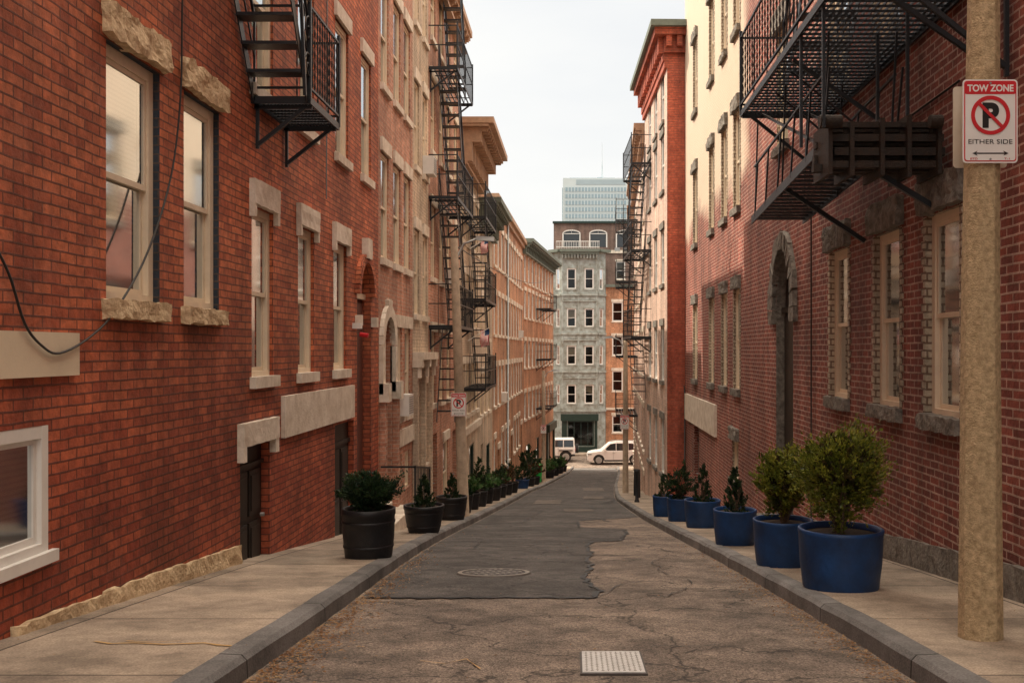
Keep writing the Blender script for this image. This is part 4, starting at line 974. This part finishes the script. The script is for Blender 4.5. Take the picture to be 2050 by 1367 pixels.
G=Geo(); G.lathe((1.72,27.5,sz(27.5)-.05),[(.07,0),(.07,.1),(.05,.12),(.05,.85),(.06,.86),(.06,.9),(.03,.96),(0,.97)],12,IRON); G.obj('bollard')
G=Geo()
for (x,y) in ((2.0,31),(2.0,33)): G.lathe((x,y,sz(y)-.05),[(.05,0),(.04,.9),(0,.95)],10,IRON); 
G.bar((2.0,31,sz(31)+.8),(2.0,33,sz(33)+.8),.03,IRON); G.obj('iron_railing')
G=Geo()
G.bar((-3.1,16.0,sz(16)+.95),(-2.55,16.0,sz(16)+.95),.03,IRON); G.bar((-2.55,16.0,sz(16)),(-2.55,16.0,sz(16)+.97),.03,IRON); G.bar((-2.55,16.0,sz(16)+.95),(-2.55,17.6,sz(17.6)+.95),.03,IRON); G.bar((-2.55,17.6,sz(17.6)),(-2.55,17.6,sz(17.6)+.97),.03,IRON)
for i in range(9): G.bar((-2.55,16.2+i*.16,sz(16.2+i*.16)+.08),(-2.55,16.2+i*.16,sz(16.2+i*.16)+.94),.014,IRON)
G.obj('iron_railing')

# ============ planters
def leafcloud(G,c,rx,rz_,ncl,nl,ls,mat,shape='ball',spread=.2,el=2.2,inner=0):
    for i in range(ncl):
        if shape=='ball':
            while True:
                v=Vector((U(-1,1),U(-1,1),U(-1,1)))
                if .25<v.length<1: break
            dn=v.normalized()
            bump_=1+.55*noise.noise(dn*2.1+Vector(c)*3)+.25*noise.noise(dn*5+Vector(c))
            v=dn*((v.length**.5)*U(.72,1.12) if not inner else v.length*.7)
            k_=1.0
            if v.z<0: k_=1+v.z*.45
            p=Vector((v.x*rx*bump_*k_,v.y*rx*bump_*k_,v.z*rz_*bump_)); out=dn
        else:
            t=R()**1.35; a=U(0,6.28); r=(1-t)**.85*U(.5,1.12)+.05
            p=Vector((math.cos(a)*r*rx,math.sin(a)*r*rx,(t*2-1)*rz_)); out=Vector((math.cos(a),math.sin(a),.9)).normalized()
        sp=spread*rx*U(.35,1.0); ax=(out+Vector((U(-.4,.4),U(-.4,.4),U(.2,1.0)))).normalized()
        for j in range(nl):
            q=p+Vector((random.gauss(0,sp*.4),random.gauss(0,sp*.4),random.gauss(0,sp*.4)))+ax*random.gauss(0,sp*.7)
            d=(ax+Vector((U(-.7,.7),U(-.7,.7),U(-.5,.7)))).normalized(); s_=ls*U(.6,1.3)
            n=d.cross(Vector((U(-1,1),U(-1,1),U(-1,1)))).normalized()
            q=q+Vector(c); a=d*s_*el*.5; b_=n*s_*.5
            G.face([q-a,q-a*.1+b_,q+a,q-a*.1-b_],mat)
def stems(G,c,h,r,n=7):
    for i in range(n):
        a=U(0,6.28); e=Vector((math.cos(a)*r*U(.4,1),math.sin(a)*r*U(.4,1),h*U(.6,1)))
        m=e*.5+Vector((U(-.03,.03),U(-.03,.03),.02)); c_=Vector(c)
        G.tube([c_+Vector((U(-.02,.02),U(-.02,.02),-.05)),c_+m,c_+e],[.014,.010,.005],6,BARK)
def potted(x,y,d,h,kind,mat,leaf,fr,fh,n=90,nl=45,ls=.016,shape='ball',gap=.1,topk=1.0,botk=.9,core=None,lean=0):
    z=sz(y); p=empty('potted_shrub'); r=d/2; G=Geo()
    if kind=='pot':
        prof=[(0,.012),(r*botk*.96,.006),(r*botk,.02),(r*.97,h*.45),(r,h*.90),(r*1.015,h*.93),(r*1.02,h*.985),(r*.99,h),(r*.93,h*.995),(r*.91,h*.9)]
    else:
        prof=[(0,.012),(r*botk*.97,.006),(r*botk,.02),(r*(botk+topk)/2*1.03,h*.45),(r*topk,h*.86),(r*topk*1.03,h*.87),(r*topk*1.03,h*.99),(r*topk*.98,h),(r*topk*.92,h*.99),(r*topk*.9,h*.88)]
    G.lathe((x,y,z),prof,48,mat)
    if kind=='barrel':
        for zz in (.22,.7): G.lathe((x,y,z),[(r*(botk+(topk-botk)*zz)*1.03,h*zz),(r*(botk+(topk-botk)*zz)*1.05,h*zz+.006),(r*(botk+(topk-botk)*zz)*1.05,h*zz+.022),(r*(botk+(topk-botk)*zz)*1.03,h*zz+.03)],48,mat)
    G.obj('pot',p); G=Geo(); G.lathe((x,y,z),[(0,h*.93),(r*.5,h*.92),(r*.93,h*.89)],24,SOIL); G.obj('soil',p)
    G=Geo(); stems(G,(x,y,z+h*.92),gap+fh*.8,fr*.7,14 if n>100 else 6); G.obj('stems',p)
    G=Geo(); zc=z+h+gap+fh/2
    leafcloud(G,(x+lean,y,zc),fr,fh/2,n,nl,ls,leaf,shape)
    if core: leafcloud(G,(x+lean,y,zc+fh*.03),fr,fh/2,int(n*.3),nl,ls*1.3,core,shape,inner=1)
    G.obj('foliage',p)
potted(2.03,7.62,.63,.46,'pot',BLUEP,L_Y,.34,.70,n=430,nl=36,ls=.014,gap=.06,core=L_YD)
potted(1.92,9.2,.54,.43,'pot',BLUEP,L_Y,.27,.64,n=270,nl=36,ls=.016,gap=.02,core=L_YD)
potted(1.88,11.7,.5,.42,'pot',BLUEP,L_D,.15,.5,shape='cone',n=90,nl=35,gap=-.05)
potted(2.0,15.6,.56,.44,'pot',BLUEP,L_D,.16,.6,shape='cone',n=90,nl=30,gap=-.05)
potted(1.88,17.8,.46,.42,'pot',BLUEP,L_D,.26,.62,n=120,nl=30,ls=.02,gap=-.05,shape='ball')
potted(1.76,19.8,.42,.42,'pot',BLUEP,L_D,.14,.42,shape='cone',n=50,nl=25,ls=.02,gap=-.05)
potted(-2.06,10.0,.53,.5,'barrel',BLACKP,L_D,.27,.38,n=260,nl=36,ls=.016,gap=-.02,topk=.98,botk=.88)
potted(-2.14,14.2,.56,.4,'barrel',BLACKP,L_D,.15,.42,shape='cone',n=90,nl=35,ls=.016,gap=-.02,botk=.78)
potted(-2.25,18.3,.56,.44,'barrel',BLACKP,L_D,.14,.42,shape='cone',n=60,nl=30,ls=.02,gap=-.02,botk=.82)
for y,d,k,l,fr,fh,shp in ((21.6,.45,BLACKP,L_D,.22,.55,'cone'),(23.2,.42,BLACKP,L_G,.26,.35,'ball'),(24.8,.45,BLACKP,L_D,.25,.8,'cone'),(26.6,.42,BLACKP,L_G,.34,.4,'ball'),(28.6,.5,BLACKP,L_D,.4,.6,'ball'),(31,.45,BLACKP,L_G,.3,.45,'ball'),(33.5,.45,BLACKP,L_R,.35,.6,'ball'),(36,.5,BLACKP,L_D,.4,.7,'ball'),(42,.58,BLUEP,L_D,.3,1.1,'cone'),(46,.5,BLACKP,L_D,.5,1.4,'ball'),(49,.5,BLACKP,L_R,.4,.7,'ball'),(56,.6,BLACKP,L_G,.5,.6,'ball'),(59,.6,BLACKP,L_D,.5,.7,'ball'),(62,.6,BLACKP,L_G,.45,.6,'ball'),(65,.6,BLACKP,L_R,.4,.5,'ball')):
    potted(sm(KL,y)-.45,y,d,.4,'barrel',k,l,fr,fh,n=50,nl=24,ls=.035 if y<40 else .055,shape=shp,gap=-.02,botk=.8)
y=51; x=kl(y)-.55; p=empty('trash_bin'); G=Geo(); z=sz(y)
G.hexa([(x-.2,y-.25,z+.05),(x+.2,y-.25,z+.05),(x+.2,y+.25,z+.05),(x-.2,y+.25,z+.05),(x-.26,y-.3,z+.85),(x+.26,y-.3,z+.85),(x+.26,y+.3,z+.85),(x-.26,y+.3,z+.85)],GREENB)
G.box(x-.28,x+.28,y-.32,y+.32,z+.852,z+.92,GREENB)
for s_ in (-1,1): G.tube([(x+s_*.2,y+.25,z+.08),(x+s_*.25,y+.25,z+.08)],.08,12,RUBBER)
G.obj('bin_body',p,bevel=.02)

def flag(x,y,z,sc):
    p=empty('flag'); G=Geo(); G.bar((x-.5*sc-.1,y,z-.1*sc),(x+.3*sc,y,z+.5*sc),.02,WHITE); G.obj('flagpole',p); G=Geo()
    W_,H_=.75*sc,.42*sc
    def P(i,j): 
        u=i/8; v=j/13; return (x+.28*sc-H_*v*.9+.02*math.sin(u*8)*sc, y+.06*math.sin(u*6+v*2)*sc, z+.46*sc-W_*u-.1*v*sc)
    for j in range(13):
        for i in range(8):
            m=RED if j%2==0 else SWHITE
            if i<3 and j<7: m=BLUEP
            G.face([P(i,j),P(i+1,j),P(i+1,j+1),P(i,j+1)],m,True)
    G.obj('cloth',p)
flag(-2.48,27.0,.3,.6); flag(-2.5,27.2,2.8,.5)
G=Geo(); P=[]
for i in range(21):
    t=i/20; P.append((-2.4+t*.9,19.8+t*45,2.1+t*2.6-1.6*4*t*(1-t)*.35))
G.tube(P,.012,5,SBLACK); G.obj('overhead_cable')

# ============ vehicles
def wheel(G,x,y,z,r,wd=.22,s=-1):
    G.tube([(x,y-wd/2,z),(x,y+wd/2,z)],r,24,RUBBER); yy=y+s*wd/2
    G.tube([(x,yy,z),(x,yy+s*.015,z)],r*.66,20,RIM); G.tube([(x,yy,z),(x,yy+s*.03,z)],r*.12,10,METAL)
    for i in range(5):
        a=i*1.2566; G.bar((x,yy+s*.02,z),(x+math.cos(a)*r*.6,yy+s*.02,z+math.sin(a)*r*.6),.05,RIM)
def vehicle(name,x0,y,z,f,body,cab,glass,wheels,wr,wd,extra):
    p=empty(name); G=Geo()
    X=lambda q:x0+f*q
    G.extr([(X(a),z+b_) for a,b_ in body],y-wd/2,y+wd/2,CARW)
    n=len(cab); b=len(G.v); k=G.mi(CARW); zmin=min(q[1] for q in cab); zmax=max(q[1] for q in cab)
    for s_ in (-1,1):
        for a,b_ in cab: G.v.append((X(a),y+s_*(wd/2-.02-.14*(b_-zmin)/(zmax-zmin)),z+b_))
    G.f.append(tuple(b+i for i in range(n))); G.f.append(tuple(b+n+i for i in reversed(range(n)))); G.m+=[k,k]; G.sm+=[False]*2
    for i in range(n): j=(i+1)%n; G.f.append((b+i,b+n+i,b+n+j,b+j)); G.m.append(k); G.sm.append(False)
    G.obj('body',p,bevel=.04); G=Geo()
    for g in glass:
        for s_ in (-1,1):
            G.face([(X(a),y+s_*(wd/2-.02-.14*(b_-zmin)/(zmax-zmin)+.012),z+b_) for a,b_ in g],CARG)
    G.obj('windows',p); G=Geo()
    for q in wheels:
        for s_ in (-1,1):
            wheel(G,X(q),y+s_*(wd/2-.08),z+wr,wr,.22,s_)
            n=16; G.extr([(X(q)+(wr+.07)*math.cos(math.pi*i/n),z+wr+(wr+.07)*math.sin(math.pi*i/n)) for i in range(n+1)],y+s_*(wd/2-.03)-.035,y+s_*(wd/2-.03)+.035,SBLACK)
    G.obj('wheels',p); G=Geo(); extra(G,X,y,z,wd); G.obj('lights_and_trim',p)
def exsuv(G,X,y,z,wd):
    s=-wd/2-.004
    def bx(a,b_,c,d,m,t=.02): 
        x0,x1=sorted((X(a),X(b_))); G.box(x0,x1,y+s-t,y+s+.001,z+c,z+d,m)
    bx(.03,.35,.78,.92,RIM); bx(4.3,4.6,.9,1.12,LRED); bx(1.35,3.25,.28,.4,SBLACK); bx(2.0,2.2,.9,.94,RIM); bx(3.1,3.3,.92,.96,RIM)
    x0,x1=sorted((X(1.3),X(1.5))); G.box(x0,x1,y+s-.16,y+s,z+1.08,z+1.22,CARW)
    for q in (2.05,3.1): x0,x1=sorted((X(q),X(q+.012))); G.box(x0,x1,y+s-.003,y+s+.001,z+.4,z+1.08,SBLACK)
    x0,x1=sorted((X(1.9),X(3.9)));
    for yy in (-.6,.6): G.box(x0,x1,y+yy-.02,y+yy+.02,z+1.78,z+1.82,METAL)
    x0,x1=sorted((X(-.02),X(.02)));G.box(x0,x1,y-.7,y+.7,z+.35,z+.62,SBLACK)
vehicle('parked_car',.99,79.2,-9.02,1,
 [(0,.38),(0,.72),(.08,.92),(.5,1.02),(1.15,1.10),(4.5,1.14),(4.66,.95),(4.66,.45),(4.5,.30),(.2,.28)],
 [(1.05,1.08),(1.75,1.68),(2.3,1.77),(3.9,1.74),(4.35,1.45),(4.55,1.12)],
 [[(1.3,1.13),(1.85,1.63),(2.25,1.68),(2.25,1.13)],[(2.31,1.13),(2.31,1.68),(3.2,1.68),(3.2,1.13)],[(3.26,1.15),(3.26,1.68),(3.85,1.65),(4.2,1.3)]],
 (.92,3.72),.38,1.86,exsuv)
def exj(G,X,y,z,wd):
    s=-wd/2-.004
    x=X(-.0); G.tube([(x+.02,y,z+1.05),(x+.27,y,z+1.05)],.38,20,RUBBER); G.tube([(x+.27,y,z+1.05),(x+.28,y,z+1.05)],.2,16,RIM)
    G.box(x-.02,x+.03,y-.85,y-.7,z+.9,z+1.15,LRED); G.box(x-.02,x+.03,y+.7,y+.85,z+.9,z+1.15,LRED)
    for q in (1.35,2.35): a,b_=sorted((X(q),X(q+.015))); G.box(a,b_,y+s-.003,y+s+.002,z+.5,z+1.15,SBLACK)
    a,b_=sorted((X(.0),X(.3))); G.box(a,b_,y-wd/2-.05,y+wd/2+.05,z+.5,z+.65,SBLACK)
    a,b_=sorted((X(1.25),X(2.75))); G.box(a,b_,y+s-.1,y+s,z+.42,z+.5,SBLACK)
    # boxy flared guards
    for q in (.75,3.25): a,b_=sorted((X(q-.55),X(q+.55))); G.box(a,b_,y+s-.12,y+s,z+.92,z+.99,SBLACK)
    a,b_=sorted((X(4.1),X(4.3))); G.box(a,b_,y-.85,y+.85,z+.5,z+.7,SBLACK)
    for yy in (-.55,.55): G.tube([(X(4.05),y+yy,z+1.0),(X(4.09),y+yy,z+1.0)],.1,14,RIM)
vehicle('parked_off_road_car',.05,81.2,-9.04,-1,
 [(0,.55),(0,1.18),(2.75,1.2),(4.05,1.14),(4.05,.6),(3.8,.5),(.2,.5)],
 [(.03,1.17),(.06,1.82),(.2,1.87),(2.2,1.85),(2.6,1.2)],
 [[(.13,1.22),(.15,1.76),(.9,1.76),(.9,1.22)],[(.97,1.22),(.97,1.76),(1.6,1.76),(1.6,1.22)],[(1.67,1.22),(1.67,1.76),(2.14,1.76),(2.45,1.22)]],
 (.75,3.25),.44,1.75,exj)

# ============ camera, light, world
cam=D.cameras.new('camera'); co=D.objects.new('camera',cam); S.collection.objects.link(co); S.camera=co
cam.lens=36*2000/2050; cam.sensor_width=36; co.location=(0,0,0); co.rotation_euler=(math.radians(90),0,0)
cam.shift_x=-125/2050; cam.shift_y=16.5/2050; cam.clip_end=6000; cam.clip_start=.05
EL,AZ=math.radians(47),math.radians(-62)
s=Vector((math.sin(AZ)*math.cos(EL),math.cos(AZ)*math.cos(EL),math.sin(EL)))
sun=D.lights.new('sun','SUN'); sun.energy=5; sun.angle=math.radians(.5); sun.color=(1,.86,.68)
so=D.objects.new('sun',sun); S.collection.objects.link(so); so.rotation_euler=s.to_track_quat('Z','Y').to_euler(); so.location=(0,0,30)
W=D.worlds.new('World'); S.world=W; W.use_nodes=True; nt=W.node_tree; bg=nt.nodes['Background']
sk=nt.nodes.new('ShaderNodeTexSky'); sk.sky_type='NISHITA'; sk.sun_disc=False; sk.sun_elevation=EL; sk.sun_rotation=AZ%(2*math.pi); sk.dust_density=4; sk.air_density=1.0
tc=nt.nodes.new('ShaderNodeTexCoord'); mp=nt.nodes.new('ShaderNodeMapping'); mp.inputs['Scale'].default_value=(1.5,1.5,5); nt.links.new(tc.outputs['Generated'],mp.inputs['Vector'])
nz=nt.nodes.new('ShaderNodeTexNoise'); nz.inputs['Scale'].default_value=2.0; nz.inputs['Detail'].default_value=8; nt.links.new(mp.outputs[0],nz.inputs['Vector'])
mr=nt.nodes.new('ShaderNodeMapRange'); mr.inputs['From Min'].default_value=.35; mr.inputs['From Max'].default_value=.65; mr.inputs['To Min'].default_value=.82; mr.inputs['To Max'].default_value=.99; nt.links.new(nz.outputs['Fac'],mr.inputs['Value'])
sp=nt.nodes.new('ShaderNodeSeparateXYZ'); nt.links.new(tc.outputs['Generated'],sp.inputs[0])
mz=nt.nodes.new('ShaderNodeMapRange'); mz.inputs['From Min'].default_value=.34; mz.inputs['From Max'].default_value=.9; nt.links.new(sp.outputs['Z'],mz.inputs['Value'])
m0=nt.nodes.new('ShaderNodeMixRGB'); m0.inputs['Color1'].default_value=(6.7,6.7,6.55,1); m0.inputs['Color2'].default_value=(27,23.5,19,1); nt.links.new(mz.outputs[0],m0.inputs['Fac'])
mx=nt.nodes.new('ShaderNodeMixRGB'); nt.links.new(mr.outputs[0],mx.inputs['Fac']); nt.links.new(sk.outputs[0],mx.inputs['Color1']); nt.links.new(m0.outputs[0],mx.inputs['Color2'])
nt.links.new(mx.outputs[0],bg.inputs['Color']); bg.inputs['Strength'].default_value=.15
S.view_settings.view_transform='Standard'; S.view_settings.look='None'; S.view_settings.exposure=0
